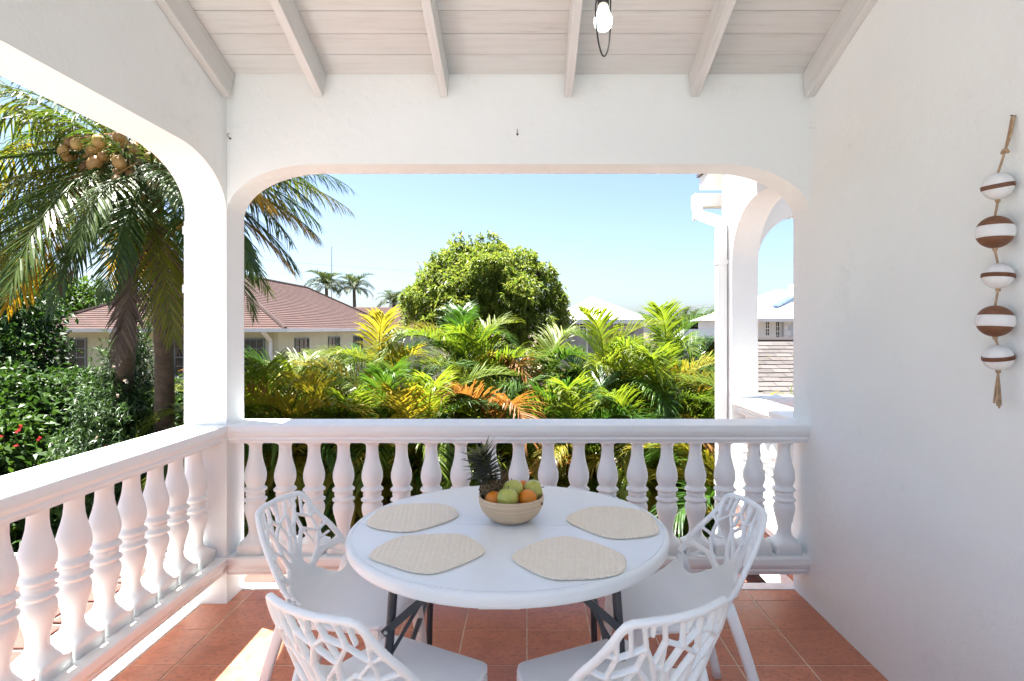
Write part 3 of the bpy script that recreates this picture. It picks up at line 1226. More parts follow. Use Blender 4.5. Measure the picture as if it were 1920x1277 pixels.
# apron strips under the seat edge
ap = MB()
for s in (-1, 1):
    n = 16
    V, F = [], []
    for i in range(n + 1):
        t = i / n
        y = 0.19 - t * 0.28
        x = s * (0.196 + 0.022 * t)
        drop = 0.016 + 0.05 * (max(1 - 2 * t, 0) ** 5)
        zt = 0.445 + 0.012 * t
        for xx, zz in ((x - 0.008, zt), (x + 0.008, zt), (x + 0.008, zt - drop), (x - 0.008, zt - drop)):
            V.append((xx, y, zz))
    for i in range(n):
        for j in range(4):
            k = (j + 1) % 4
            F.append((i * 4 + j, i * 4 + k, (i + 1) * 4 + k, (i + 1) * 4 + j))
    ap.add(V, F)
n = 16
V, F = [], []
for i in range(n + 1):
    t = i / n
    x = -0.165 + 0.33 * t
    drop = 0.016 + 0.05 * (abs(2 * t - 1) ** 5)
    bw_ = 0.03 * (2 * t - 1) ** 4
    for yy, zz in ((0.205 - bw_, 0.443), (0.218 - bw_, 0.443), (0.218 - bw_, 0.443 - drop), (0.205 - bw_, 0.443 - drop)):
        V.append((x, yy, zz))
for i in range(n):
    for j in range(4):
        k = (j + 1) % 4
        F.append((i * 4 + j, i * 4 + k, (i + 1) * 4 + k, (i + 1) * 4 + j))
ap.add(V, F)
apron_me = fixn(ap.mesh('apron', 'plastic_white'))

chair = thing('chair', 'white lattice-back plastic chair at the far side of the table beside the side railing', 'chair', group='white plastic chairs round the table')
put('seat', seat_me, chair)
put('backrest', back_me, chair)
put('apron', apron_me, chair)
for me in LEGS:
    put('leg', me, chair)


def copy_tree(o, parent=None):
    c = o.copy()
    col.objects.link(c)
    c.parent = parent
    for ch in list(o.children):
        copy_tree(ch, c)
    return c


def face(dx, dy):
    return math.atan2(-dx, dy)      # chair looks along local +Y


for i, (x, y, fx, fy, lb) in enumerate([
        (-0.675, 2.30, 0.98, -0.16, None),
        (0.553, 2.29, -0.985, -0.10, 'white lattice-back plastic chair between the table and the plain wall'),
        (-0.39, 1.735, 0.47, 0.88, 'nearest white lattice-back chair on the coconut palm side, back towards the camera'),
        (0.235, 1.725, -0.44, 0.90, 'nearest white lattice-back chair on the plain wall side, back towards the camera')]):
    o = chair if i == 0 else copy_tree(chair)
    o.location = (x, y, 0)
    o.rotation_euler = (0, 0, face(fx, fy))
    if lb:
        o['label'] = lb

# ------------------------------------------------------------------ table
TX, TY, TH, TR = -0.07, 2.30, 0.74, 0.607
tab = thing('folding_table', 'round grey-white folding table with dark metal legs', 'table', (TX, TY, 0))
prof = [(0.0, TH - 0.046), (TR - 0.05, TH - 0.046), (TR - 0.016, TH - 0.046), (TR - 0.007, TH - 0.0445), (TR - 0.003, TH - 0.040), (TR - 0.002, TH - 0.034), (TR, TH - 0.012), (TR - 0.0015, TH - 0.006),
        (TR - 0.006, TH - 0.0015), (TR - 0.011, TH), (TR - 0.017, TH), (TR - 0.0175, TH - 0.003), (TR - 0.0215, TH - 0.003), (TR - 0.022, TH - 0.0003), (TR - 0.05, TH - 0.0003), (0.0, TH - 0.0003)]


def half_disc(sign, gap):
    mb = MB()
    n = 128
    V, F = [], []
    for r, z in prof:
        for j in range(n + 1):
            th = math.pi * j / n
            x, y = r * math.cos(th), r * math.sin(th)
            V.append((x, sign * max(y, gap), z))
    m = len(prof)
    for i in range(m - 1):
        for j in range(n):
            F.append((i * (n + 1) + j, i * (n + 1) + j + 1, (i + 1) * (n + 1) + j + 1, (i + 1) * (n + 1) + j))
    # cut face
    F.append(tuple(i * (n + 1) for i in range(m)))
    F.append(tuple(i * (n + 1) + n for i in range(m)))
    mb.add(V, F, True)
    me = fixn(mb.mesh('tabletop', 'table_plastic'))
    for f in me.polygons:
        f.use_smooth = True
    return me


rot_t = R(-1.2)
for s in (1, -1):
    me = half_disc(s, 0.0016)
    o = put('tabletop', me, tab, rot=(0, 0, rot_t))
    md = o.modifiers.new('es', 'EDGE_SPLIT')
    md.split_angle = R(35)
MB().box(-0.43, 0.43, -0.012, 0.012, TH - 0.075, TH - 0.046).build('hinge_rail', 'grey_metal', tab)
MB().box(-0.07, 0.05, -TR + 0.022, -TR + 0.045, TH - 0.052, TH - 0.043).build('latch', 'table_plastic', tab)
for sx in (-1, 1):
    fr = put('leg_frame', None, tab)
    xl = sx * 0.372
    for sy in (-1, 1):
        mb = MB().tube([(xl - sx * 0.02, sy * 0.43, TH - 0.06), (xl, sy * 0.43, 0.40), (xl + sx * 0.01, sy * 0.43, 0.012)], 0.0145, 12)
        mb.build('leg', 'grey_metal', fr)
        MB().lathe([(0.017, 0), (0.018, 0.005), (0.017, 0.03)], 12, (xl + sx * 0.011, sy * 0.43, 0)).build('rubber_foot', 'black_plastic', fr)
    MB().tube([(xl, -0.43, 0.30), (xl, 0.43, 0.30)], 0.011, 10).build('cross_bar', 'grey_metal', fr)
    MB().tube([(xl - sx * 0.02, -0.43, TH - 0.06), (xl - sx * 0.02, 0.43, TH - 0.06)], 0.011, 10).build('top_bar', 'grey_metal', fr)
    for sy in (-1, 1):
        # folding brace strip from the leg up towards the middle of the table
        yb = sy * 0.43 + (-0.020 if sy < 0 else 0.020)
        a = Vector((xl - sx * 0.002, yb, 0.555))
        b = Vector((xl - sx * 0.155, yb, TH - 0.052))
        t = (b - a).normalized()
        u = Vector((0, 1, 0)).cross(t).normalized()
        mb = MB()
        h, th = 0.0115, 0.0035
        V = [p + u * i * h + Vector((0, j * th, 0)) for p in (a - t * 0.012, b + t * 0.012) for i, j in ((-1, -1), (1, -1), (1, 1), (-1, 1))]
        mb.add(V, [(0, 1, 2, 3), (7, 6, 5, 4), (0, 4, 5, 1), (1, 5, 6, 2), (2, 6, 7, 3), (3, 7, 4, 0)])
        bo = mb.build('brace', 'grey_metal', fr)
        fixn(bo.data)
        for p in (a, b - t * 0.02):
            MB().tube([p + Vector((0, sy * 0.003, 0)), p + Vector((0, sy * 0.010, 0))], 0.006, 10).build('rivet', 'bolt_metal', fr)
        MB().tube([a + Vector((0, -sy * 0.02, -0.10)), b + Vector((sx * 0.03, -sy * 0.02, -0.02))], 0.006, 8).build('link_bar', 'grey_metal', fr)


# ------------------------------------------------------------------ placemats
def tp(x, y):
    Y = FPX * (CAMZ - TH - 0.004) / (y - CY)
    return ((x - CX) / FPX * Y, Y)


def mat_from(zpts, name_label, ang):
    pts = [tp(640 + a / 3.0, 820 + b / 3.0) for a, b in zpts]
    cx = sum(p[0] for p in pts) / len(pts)
    cy = sum(p[1] for p in pts) / len(pts)
    ca_, sa_ = math.cos(-ang), math.sin(-ang)
    loc = [((p[0] - cx) * ca_ - (p[1] - cy) * sa_, (p[0] - cx) * sa_ + (p[1] - cy) * ca_) for p in pts]
    for _it in range(2):
        loc = [q for i in range(len(loc)) for q in ((loc[i][0] * .75 + loc[(i + 1) % len(loc)][0] * .25, loc[i][1] * .75 + loc[(i + 1) % len(loc)][1] * .25),
                                                    (loc[i][0] * .25 + loc[(i + 1) % len(loc)][0] * .75, loc[i][1] * .25 + loc[(i + 1) % len(loc)][1] * .75))]
    xs = [p[0] for p in loc]
    ys = [p[1] for p in loc]
    du = 0.0032
    U = np.arange(min(xs) - 0.01, max(xs) + 0.01, du)
    V_ = np.arange(min(ys) - 0.01, max(ys) + 0.01, du)
    X, Y = np.meshgrid(U, V_, indexing='ij')
    S = poly_sdf(loc, X, Y)
    S = poly_sdf([(a * 0.95, b * 0.95) for a, b in loc], X, Y) - 0.007

    def pos(u, v):
        d = 0.0022 * abs(math.sin(math.pi * u / 0.019)) + 0.0006 * math.sin(math.pi * v / 0.0095) * math.cos(math.pi * u / 0.019)
        return Vector((u, v, d)), Vector((0, 0, 1))

    def half(s):
        return 0.0022 * math.sqrt(max(1 - (1 - min(max(-s / 0.003, 0), 1)) ** 2, 0))
    V, F, rows = sheet(S, U, V_, pos, half)
    me = bpy.data.meshes.new('placemat')
    me.from_pydata([tuple(v) for v in V], [], F)
    me.polygons.foreach_set('use_smooth', [True] * len(F))
    me.materials.append(MATS['woven_straw'])
    me.update()
    o = thing('placemat', name_label, 'placemat', (cx, cy, TH + 0.0032), ang, 'woven placemats on the table')
    put('weave', me, o)
    # stitched rim
    ring = [(a * 0.985, b * 0.985, 0.0008) for a, b in loc]
    n = len(ring)
    sm = []
    for i in range(n):
        p0, p1, p2, p3 = (Vector(ring[(i + k) % n]) for k in (-1, 0, 1, 2))
        for q in range(2):
            t = q / 2
            sm.append(0.5 * (2 * p1 + (p2 - p0) * t + (2 * p0 - 5 * p1 + 4 * p2 - p3) * t * t + (-p0 + 3 * p1 - 3 * p2 + p3) * t ** 3))
    sm.append(sm[0])
    MB().tube(sm, 0.0025, 6, cap=False).build('rim', 'woven_straw', o)


mat_from([(133, 485), (165, 445), (215, 405), (300, 380), (430, 372), (570, 374), (640, 398), (666, 432), (640, 458), (560, 488), (440, 523), (370, 534), (270, 528), (165, 508)],
         'woven placemat before the far chair by the side railing', R(8))
mat_from([(148, 665), (190, 625), (260, 585), (340, 556), (460, 548), (620, 541), (700, 550), (765, 588), (815, 638), (795, 665), (690, 712), (560, 760), (480, 771), (380, 756), (260, 715), (165, 685)],
         'woven placemat before the nearest chair on the palm side', R(3))
mat_from([(1258, 458), (1290, 430), (1370, 398), (1470, 386), (1560, 392), (1650, 402), (1730, 425), (1770, 470), (1795, 525), (1775, 548), (1680, 563), (1560, 572), (1480, 563), (1370, 520), (1290, 485)],
         'woven placemat before the far chair by the plain wall', R(-6))
mat_from([(945, 675), (990, 640), (1060, 605), (1170, 568), (1250, 555), (1330, 566), (1450, 600), (1560, 645), (1605, 680), (1600, 745), (1560, 775), (1440, 795), (1300, 801), (1200, 803), (1120, 780), (1010, 725)],
         'woven placemat before the nearest chair on the plain wall side', R(-4))

# ------------------------------------------------------------------ bowl and fruit
BX, BY, BZ = -0.062, 2.36, TH + 0.001
bowl = thing('fruit_bowl', 'pale coiled bamboo bowl on the table holding the fruit', 'bowl', (BX, BY, BZ))
outer, inner = [], []
N = 44
for i in range(N + 1):
    t = i / N
    z = 0.096 * t
    r = 0.130 * math.sqrt(1 - 0.74 * (1 - t) ** 2.2) + 0.0009 * math.sin(t * 2 * math.pi * 11)
    outer.append((r, z))
    inner.append((r - 0.008, max(z, 0.010)))
prof_b = [(0.0, 0.0), (0.058, 0.0)] + outer + [(outer[-1][0] - 0.004, 0.099)] + inner[::-1][:-3] + [(0.0, 0.012)]
fixn(MB().lathe(prof_b, 64, cap=False).build('bowl_body', 'bamboo', bowl).data)
MB().tube([(0.117, -0.050, 0.078), (0.123, -0.0525, 0.0785)], 0.005, 10).build('peg', 'stem_brown', bowl)


def apple_mesh():
    prof = []
    for i in range(33):
        t = i / 32
        th = math.pi * t
        r = 0.0415 * math.sin(th) ** 0.85 * (1 + 0.05 * math.cos(th))
        z = -0.038 * math.cos(th)
        if t > 0.80:
            z -= 0.020 * ((t - 0.80) / 0.20) ** 1.6
        if t < 0.14:
            z += 0.010 * ((0.14 - t) / 0.14) ** 1.5
        prof.append((max(r, 0.0005), z))
    return fixn(MB().lathe(prof, 40, cap=False).mesh('apple', 'apple_skin'))


ap_me = apple_mesh()
stem_me = MB().tube([(0, 0, 0.014), (0.001, 0, 0.03), (0.004, 0.001, 0.044)], [0.0016, 0.0013, 0.0019], 8).mesh('stem', 'stem_brown')


def fruit_pt(x, y, Y):
    return P(880 + x * 150 / 1064.0, 820 + y * 180 / 1277.0, Y)


for (px, py, Y, rx, ry, s, lb) in [(508, 800, 2.305, -0.25, 0.10, 1.0, 'green apple in front in the bowl, between the oranges'),
                                 (580, 690, 2.365, -0.55, -0.1, 1.0, 'green apple with stem up at the top of the pile in the bowl'),
                                 (855, 700, 2.40, 0.15, 1.25, 1.0, 'green apple lying on its side at the bowl rim, stem pointing outwards')]:
    p = fruit_pt(px, py, Y)
    a = thing('apple', lb, 'apple', p, 0, 'apples in the bowl')
    a.rotation_euler = (rx, ry, 0.3)
    put('flesh', ap_me, a)
    put('stem', stem_me, a)
vv = []
prof_o = [(max(0.0365 * math.sin(math.pi * i / 24), 0.0004), -0.0355 * math.cos(math.pi * i / 24)) for i in range(25)]
or_me = fixn(MB().lathe(prof_o, 32, cap=False).mesh('orange', 'orange_skin'))
for (px, py, Y, lb) in [(330, 840, 2.335, 'orange half hidden between pineapple and front apple'), (775, 818, 2.335, 'orange in front at the bowl rim below the side-lying apple'),
                        (716, 690, 2.44, 'orange peeping out behind the two upper apples')]:
    put('orange', or_me, None, lb, 'orange', 'oranges in the bowl', loc=fruit_pt(px, py, Y), rot=(0.4, 0.3, 0.2))

pn = thing('pineapple', 'pineapple with grey-green leaf crown standing in the fruit bowl', 'pineapple', fruit_pt(360, 770, 2.405) - Vector((0, 0, 0.04)))
pn.rotation_euler = (R(6), R(-16), 0)
body = MB()
prof_p = []
for i in range(25):
    t = i / 24
    prof_p.append((max(0.050 * math.sin(math.pi * (0.04 + 0.92 * t)) ** 0.5, 0.001), t * 0.115))
fixn(body.lathe(prof_p, 32, cap=False).build('body', 'pineapple_skin', pn).data)
eyes = MB()
for row in range(9):
    t = (row + 0.7) / 9.6
    z = t * 0.115
    r = 0.050 * math.sin(math.pi * (0.04 + 0.92 * t)) ** 0.5
    for j in range(12):
        th = 2 * math.pi * (j + 0.5 * (row % 2)) / 12
        c = Vector((r * math.cos(th), r * math.sin(th), z))
        nn = Vector((math.cos(th), math.sin(th), 0.25)).normalized()
        s_ = Vector((-math.sin(th), math.cos(th), 0))
        u_ = nn.cross(s_)
        a_ = 0.0115 * (r / 0.05)
        V = [c + s_ * a_, c + u_ * 0.0085, c - s_ * a_, c - u_ * 0.0085, c + nn * 0.0065 + u_ * 0.003]
        eyes.add(V, [(0, 1, 4), (1, 2, 4), (2, 3, 4), (3, 0, 4)])
fixn(eyes.build('eyes', 'pineapple_eye', pn, kind='stuff').data)


def crown_leaf(L, w, bend):
    V, F = [], []
    n = 6
    for i in range(n + 1):
        t = i / n
        ww = w * (1 - t) ** 0.7 * (0.75 + 0.5 * math.sin(math.pi * min(t * 1.6, 1)))
        x = L * math.sin(bend * t) / max(bend, 0.01)
        z = L * (t - 0.0) * math.cos(bend * t * 0.6)
        for q, lift in ((-1, 0.35), (0, 0.0), (1, 0.35)):
            V.append((x - lift * ww * 0.7, q * ww, z))
    for i in range(n):
        for q in range(2):
            F.append((i * 3 + q, i * 3 + q + 1, (i + 1) * 3 + q + 1, (i + 1) * 3 + q))
    return MB().add(V, F, True).mesh('leaf', 'crown_leaf')


cl = [crown_leaf(0.055, 0.0115, 0.9), crown_leaf(0.062, 0.0115, 0.55), crown_leaf(0.060, 0.010, 0.25)]
rnd = random.Random(3)
for i in range(100):
    t = i / 99
    az = i * 2.39996
    z = 0.108 + 0.112 * t
    k = 0 if t < 0.3 else (1 if t < 0.72 else 2)
    tilt = (1 - t) * 0.75 + 0.10
    rr = 0.014 * (1 - 0.5 * t)
    m = Matrix.Translation((rr * math.cos(az), rr * math.sin(az), z)) @ Matrix.Rotation(az, 4, 'Z') @ Matrix.Rotation(tilt + rnd.uniform(-0.1, 0.1), 4, 'Y') @ Matrix.Scale(rnd.uniform(0.85, 1.15) * (0.7 if t < 0.12 else 1), 4)
    o = put('leaf', cl[k], pn)
    o.matrix_local = m

# ------------------------------------------------------------------ hanging bulb
hb = thing('hanging_bulb', 'lit clear bulb in black socket hanging below the rafters', 'light bulb', P(1131, 35, 1.85))


def hp(x, y, Y):
    return P(x, y, Y) - Vector(P(1131, 35, 1.85))


pr = []
for z, r in [(-0.040, 0.0005), (-0.0385, 0.010), (-0.033, 0.0185), (-0.024, 0.0255), (-0.012, 0.0285), (0.0, 0.0278), (0.012, 0.0235), (0.024, 0.0178), (0.033, 0.0145), (0.041, 0.0135)]:
    pr.append((r, z))
fixn(MB().lathe(pr, 32, cap=False).build('glass', 'bulb_glass', hb).data)
MB().lathe([(0.0135, 0.041), (0.0138, 0.050), (0.013, 0.056)], 24).build('screw_base', 'brass', hb)
MB().lathe([(0.0005, 0.125), (0.012, 0.122), (0.0175, 0.112), (0.018, 0.045), (0.0165, 0.043), (0.0145, 0.05)], 28, cap=False).build('socket', 'black_plastic', hb)
top = hp(1131, 35, 1.85)
zt = zc(1.85) - (P(1131, 35, 1.85).z)
MB().tube([(0, 0, 0.12), (0.002, 0, 0.3), (0, 0, zt)], 0.003, 8).build('cord', 'black_plastic', hb)
lp = [hp(1143, -60, 1.86), hp(1145, -10, 1.87), hp(1144, 40, 1.90), hp(1143, 70, 1.89), hp(1140, 92, 1.87), hp(1135, 104, 1.85), hp(1130, 104, 1.835), hp(1125, 92, 1.82), hp(1121, 72, 1.81), hp(1118, 45, 1.805), hp(1117, 15, 1.805), hp(1120, -15, 1.815), hp(1128, -60, 1.84)]
sm = []
for i in range(len(lp) - 1):
    p0, p1, p2, p3 = lp[max(i - 1, 0)], lp[i], lp[i + 1], lp[min(i + 2, len(lp) - 1)]
    for q in range(5):
        t = q / 5
        sm.append(0.5 * (2 * p1 + (p2 - p0) * t + (2 * p0 - 5 * p1 + 4 * p2 - p3) * t * t + (-p0 + 3 * p1 - 3 * p2 + p3) * t ** 3))
sm.append(lp[-1])
MB().tube(sm, 0.0026, 8).build('cord_loop', 'black_plastic', hb)

# ------------------------------------------------------------------ bead garland on the wall
YG = 1.872
gar = thing('bead_garland', 'garland of five brown and white wooden balls hanging on the wall', 'wall hanging', (XR, YG, 0))


def gz(y):
    return CAMZ + (CY - y) / FPX * YG


# (image y centre, half width px, half height px, brown?)
balls = [(348, 31, 25, False, -0.16), (434, 37.5, 30.5, True, 0.02), (517, 30.5, 24, False, 0.10), (602, 37, 29.5, True, 0.06), (671, 30, 24, False, -0.16)]
pxm = FPX / YG
cen = []
for (yy, hw, hh, br, tl) in balls:
    a, b_ = 0.82 * hw / pxm, hh / pxm
    xw = -(a + 0.004)
    c = (xw, 0.012, gz(yy))
    cen.append((c, a, b_))
    ball = put('ball', None, gar, loc=c, rot=(0.0, tl, 0.3))
    n = 28
    if br:
        prof_ = [(max(a * math.sin(math.pi * i / n), 0.0004), -b_ * math.cos(math.pi * i / n)) for i in range(n + 1)]
        fixn(MB().lathe(prof_, 36, cap=False).build('ball_core', 'bead_brown', ball).data)
        band = []
        for i in range(13):
            z = -0.36 * b_ + 0.72 * b_ * i / 12
            e = 0.0016 if 0 < i < 12 else 0.0
            band.append((a * math.sqrt(1 - (z / b_) ** 2) + e, z))
        fixn(MB().lathe(band, 36, cap=False).build('band', 'bead_white', ball).data)
    else:
        prof_ = [(max(a * math.sin(math.pi * i / n), 0.0004), -b_ * math.cos(math.pi * i / n)) for i in range(n + 1)]
        fixn(MB().lathe(prof_, 36, cap=False).build('ball_core', 'bead_white', ball).data)
        for zz in (-0.11, 0.0, 0.11):
            z = zz * b_
            r = a * math.sqrt(1 - zz * zz) + 0.0002
            MB().tube([(r * math.cos(2 * math.pi * i / 36), r * math.sin(2 * math.pi * i / 36), z) for i in range(37)], 0.0024, 6, cap=False).build('twine', 'bead_brown', ball)
nail = Vector((-0.004, 0.0, gz(219)))
kn = Vector((-0.030, 0.004, gz(283)))
ro = MB()
ro.tube([nail + Vector((-0.004, -0.004, 0)), (nail + kn) / 2 + Vector((0, -0.006, 0)), kn], 0.0036, 7)
ro.tube([nail + Vector((-0.004, 0.004, 0)), (nail + kn) / 2 + Vector((0.002, 0.007, 0)), kn], 0.0036, 7)
ro.build('rope', 'rope', gar)
ro = MB()
kp = [kn + Vector((0.007 * math.cos(t), 0.008 * math.sin(t), 0.004 * math.sin(2 * t))) for t in np.linspace(0, 6.28, 14)]
ro.tube(kp, 0.005, 7)
ro.build('knot', 'rope', gar)
prev = kn
for c, a, b_ in cen:
    MB().tube([prev, Vector(c) + Vector((0, 0, b_ - 0.002))], 0.0036, 7).build('rope', 'rope', gar)
    MB().tube([Vector(c) + Vector((0, 0, -b_ + 0.001)), Vector(c) + Vector((0.001, 0, -b_ - 0.009))], [0.008, 0.006], 8).build('knot', 'rope', gar)
    prev = Vector(c) + Vector((0, 0, -b_ - 0.006))
tas = MB()
rnd = random.Random(2)
for i in range(10):
    e = prev + Vector((rnd.uniform(-0.012, 0.012), rnd.uniform(-0.010, 0.010), -0.105 + rnd.uniform(-0.012, 0.012)))
    tas.tube([prev, (prev + e) / 2 + Vector((rnd.uniform(-.005, .005), rnd.uniform(-.005, .005), 0)), e], 0.0026, 6)
tas.build('tassel', 'rope', gar, kind='stuff')
MB().tube([nail + Vector((0.004, 0, 0.002)), nail + Vector((-0.012, 0, 0.004))], 0.0022, 8).build('nail', 'dark_steel', gar)


# ------------------------------------------------------------------ small hooks
def hook(p, d, label, mat='dark_steel', s=1.0):
    d = Vector(d)
    pts = [Vector(p) + d * 0.001, Vector(p) + d * 0.018 * s]
    c = Vector(p) + d * 0.018 * s + Vector((0, 0, 0.011 * s))
    for t in np.linspace(-1.5, 1.9, 9):
        pts.append(c + d * (0.011 * s * math.cos(t)) + Vector((0, 0, 0.011 * s * math.sin(t))))
    o = thing('screw_hook', label, 'hook', p)
    mb = MB().tube([q - Vector(p) for q in pts], 0.0018 * s, 8)
    mb.build('wire', mat, o)
    MB().tube([Vector((0, 0, 0)), d * 0.003], 0.006 * s, 12).build('plate', mat, o)


hook((XL + 0.02, YB, P(432, 260, YB).z), (0, -1, 0), 'small dark screw hook on the far wall close to the corner pillar')
hook((P(970, 252, YB).x, YB, P(970, 252, YB).z), (0, -1, 0), 'small dark screw hook in the middle of the wall above the opening')
hook((XR, 3.17, P(1530, 248, YB).z), (-1, 0, 0), 'white screw hook on the plain wall near the far corner', 'pvc_white', 1.4)
# bracket on the outer side of the pillar
bx = thing('shutter_bracket', 'thin white metal strip and hinge on the outside of the corner pillar', 'bracket', (XL - TW - 0.004, YB + 0.02, 0))
MB().box(-0.004, 0.004, -0.012, 0.012, 0.985, 2.09).build('strip', 'pvc_white', bx)
for z in (1.72, 2.04):
    MB().box(-0.010, 0.004, -0.018, 0.016, z - 0.022, z + 0.022).build('hinge', 'pvc_white', bx)

# ================================================================== HOUSES BEYOND
def roof_face(mb, e0, e1, r0, r1, course=0.16, lift=0.022):
    """stepped shingle courses between an eave edge (e0,e1) and a ridge edge (r0,r1); stores uv by build order"""
    e0, e1, r0, r1 = map(Vector, (e0, e1, r0, r1))
    nrm = (e1 - e0).cross((r0 + r1) / 2 - (e0 + e1) / 2).normalized()
    if nrm.z < 0:
        nrm = -nrm
    L = ((r0 + r1) / 2 - (e0 + e1) / 2).length
    n = max(int(L / course), 1)
    ax = (e1 - e0).normalized()
    uv = []
    for i in range(n):
        t0, t1 = i / n, (i + 1) / n
        a, b = e0.lerp(r0, t0), e1.lerp(r1, t0)
        c, d = e1.lerp(r1, t1), e0.lerp(r0, t1)
        mb.add([a + nrm * lift, b + nrm * lift, c + nrm * 0.004, d + nrm * 0.004], [(0, 1, 2, 3)])
        mb.add([a, b, b + nrm * lift, a + nrm * lift], [(0, 1, 2, 3)])
        us = [(p - e0).dot(ax) for p in (a, b, c, d)]
        mb.uvs.append([(us[0], i * 0.145 + 0.004), (us[1], i * 0.145 + 0.004), (us[2], (i + 1) * 0.145 - 0.004), (us[3], (i + 1) * 0.145 - 0.004)])
        mb.uvs.append([(us[0], i * 0.145), (us[1], i * 0.145), (us[1], i * 0.145), (us[0], i * 0.145)])
    return mb


def roof_obj(faces, mat, parent, name='roof', org=(0, 0, 0)):
    mb = MB()
    mb.uvs = []
    for f in faces:
        roof_face(mb, *[Vector(p) - Vector(org) for p in f])
    me = mb.mesh(name, mat)
    uvl = me.uv_layers.new(name='UVMap')
    k = 0
    for q in mb.uvs:
        for u in q:
            uvl.data[k].uv = u
            k += 1
    return put(name, me, parent)


pane_cache = {}


def window(parent, p, w, h, cols, rows, facing='y', frame='window_frame', fw=0.05):
    """sash window; p lower-left corner on the wall; facing '-y' or '+x'"""
    mb = MB()
    bar = 0.012

    def bx_(u0, u1, z0, z1, d0, d1):
        if facing == 'y':
            mb.box(p[0] + u0, p[0] + u1, p[1] - d1, p[1] - d0, p[2] + z0, p[2] + z1)
        else:
            mb.box(p[0] + d0, p[0] + d1, p[1] + u0, p[1] + u1, p[2] + z0, p[2] + z1)
    bx_(0, fw, 0, h, 0.0, 0.05)
    bx_(w - fw, w, 0, h, 0.0, 0.05)
    bx_(fw, w - fw, 0, fw, 0.0, 0.048)
    bx_(fw, w - fw, h - fw, h, 0.0, 0.048)
    iw, ih = w - 2 * fw, h - 2 * fw
    for c in range(1, cols):
        u = fw + iw * c / cols
        bx_(u - bar, u + bar, fw, h - fw, 0.0, 0.034)
    for r in range(1, rows):
        z = fw + ih * r / rows
        b2 = bar * (1.7 if r == rows // 2 else 1)
        bx_(fw, w - fw, z - b2, z + b2, 0.0, 0.038)
    wo = mb.build('window', frame, parent)
    key = (round(iw / cols, 3), round(ih / rows, 3), facing)
    if key not in pane_cache:
        a, b = iw / cols, ih / rows
        m2 = MB()
        if facing == 'y':
            m2.box(0, a, -0.014, -0.004, 0, b)
        else:
            m2.box(0.004, 0.014, 0, a, 0, b)
        pane_cache[key] = m2.mesh('pane', 'window_glass')
    for c in range(cols):
        for r in range(rows):
            u, z = fw + iw * c / cols, fw + ih * r / rows
            if facing == 'y':
                put('pane', pane_cache[key], wo, loc=(p[0] + u, p[1], p[2] + z))
            else:
                put('pane', pane_cache[key], wo, loc=(p[0], p[1] + u, p[2] + z))
    return wo


# --- cream house with the red shingle roof
RH = thing('red_roofed_house', 'cream bungalow with red shingled hip roof behind the palms', 'house', (0, 0, 0))
WX0, WX1, WY0, WY1, EZ = -16.25, -8.4, 20.0, 36.6, 1.5
MB().box(WX0, WX1, WY0, WY1, GZ, EZ - 0.05).build('wall', 'cream_wall', RH)
EX0, EX1, EY0, EY1 = WX0 - 0.4, WX1 + 0.4, WY0 - 0.4, WY1 + 0.4
rx, ry0, ry1, rz = (EX0 + EX1) / 2, EY0 + 4.3, 33.0, 3.80
fcs = [((EX0, EY0, EZ), (EX1, EY0, EZ), (rx, ry0, rz), (rx, ry0, rz)),
       ((EX1, EY0, EZ), (EX1, EY1, EZ), (rx, ry0, rz), (rx, ry1, rz)),
       ((EX0, EY1, EZ), (EX0, EY0, EZ), (rx, ry1, rz), (rx, ry0, rz)),
       ((EX1, EY1, EZ), (EX0, EY1, EZ), (rx, ry1, rz), (rx, ry1, rz))]
rr = roof_obj(fcs, 'red_shingle', RH)
for a, b in (((EX0, EY0, EZ), (rx, ry0, rz)), ((EX1, EY0, EZ), (rx, ry0, rz)), ((rx, ry0, rz), (rx, ry1, rz)), ((EX1, EY1, EZ), (rx, ry1, rz))):
    a, b = Vector(a), Vector(b)
    MB().tube([a + Vector((0, 0, 0.02)), b + Vector((0, 0, 0.02))], 0.075, 6, smooth=False).build('ridge_cap', 'red_shingle', rr)
wf = [((-12.5, 34.0, EZ), (-5.2, 34.0, EZ), (-11.0, 37.0, 2.86), (-6.6, 37.0, 2.86)),
      ((-5.2, 34.0, EZ), (-5.2, 40.0, EZ), (-6.6, 37.0, 2.86), (-6.6, 37.0, 2.86))]
roof_obj(wf, 'red_shingle', RH, 'wing_roof')
MB().box(-12.4, -5.6, 34.4, 39.6, GZ, EZ - 0.05).build('wing_wall', 'cream_wall', RH)
# soffit, gutter
MB().box(EX0, EX1, EY0, EY1, EZ - 0.045, EZ - 0.02).build('soffit', 'white_wall', RH)
g1 = MB().box(EX0 - 0.02, EX1 + 0.12, EY0 - 0.12, EY0 - 0.005, EZ - 0.10, EZ + 0.02)
g1.build('gutter', 'pvc_white', RH)
MB().box(EX1 + 0.005, EX1 + 0.12, EY0 - 0.002, EY1, EZ - 0.10, EZ + 0.02).build('gutter', 'pvc_white', RH)
for x in (WX0 + 0.12, WX1 - 0.22):
    o = square_pipe([(x - 0.1, EY0 - 0.06, EZ - 0.08), (x, WY0 - 0.07, EZ - 0.42), (x, WY0 - 0.07, GZ)], 0.05).build('downpipe', 'pvc_white', RH)
    fixn(o.data)
for px0, px1 in ((113, 163), (237, 262), (327, 376), (455, 497)):
    a, b = P(px0, 706, WY0), P(px1, 634, WY0)
    window(RH, (a.x, WY0, a.z), b.x - a.x, b.z - a.z, 3 if b.x - a.x > 0.6 else 2, 4)
    MB().box(a.x - 0.06, b.x + 0.06, WY0 - 0.09, WY0, a.z - 0.07, a.z - 0.002).build('sill', 'white_wall', RH)
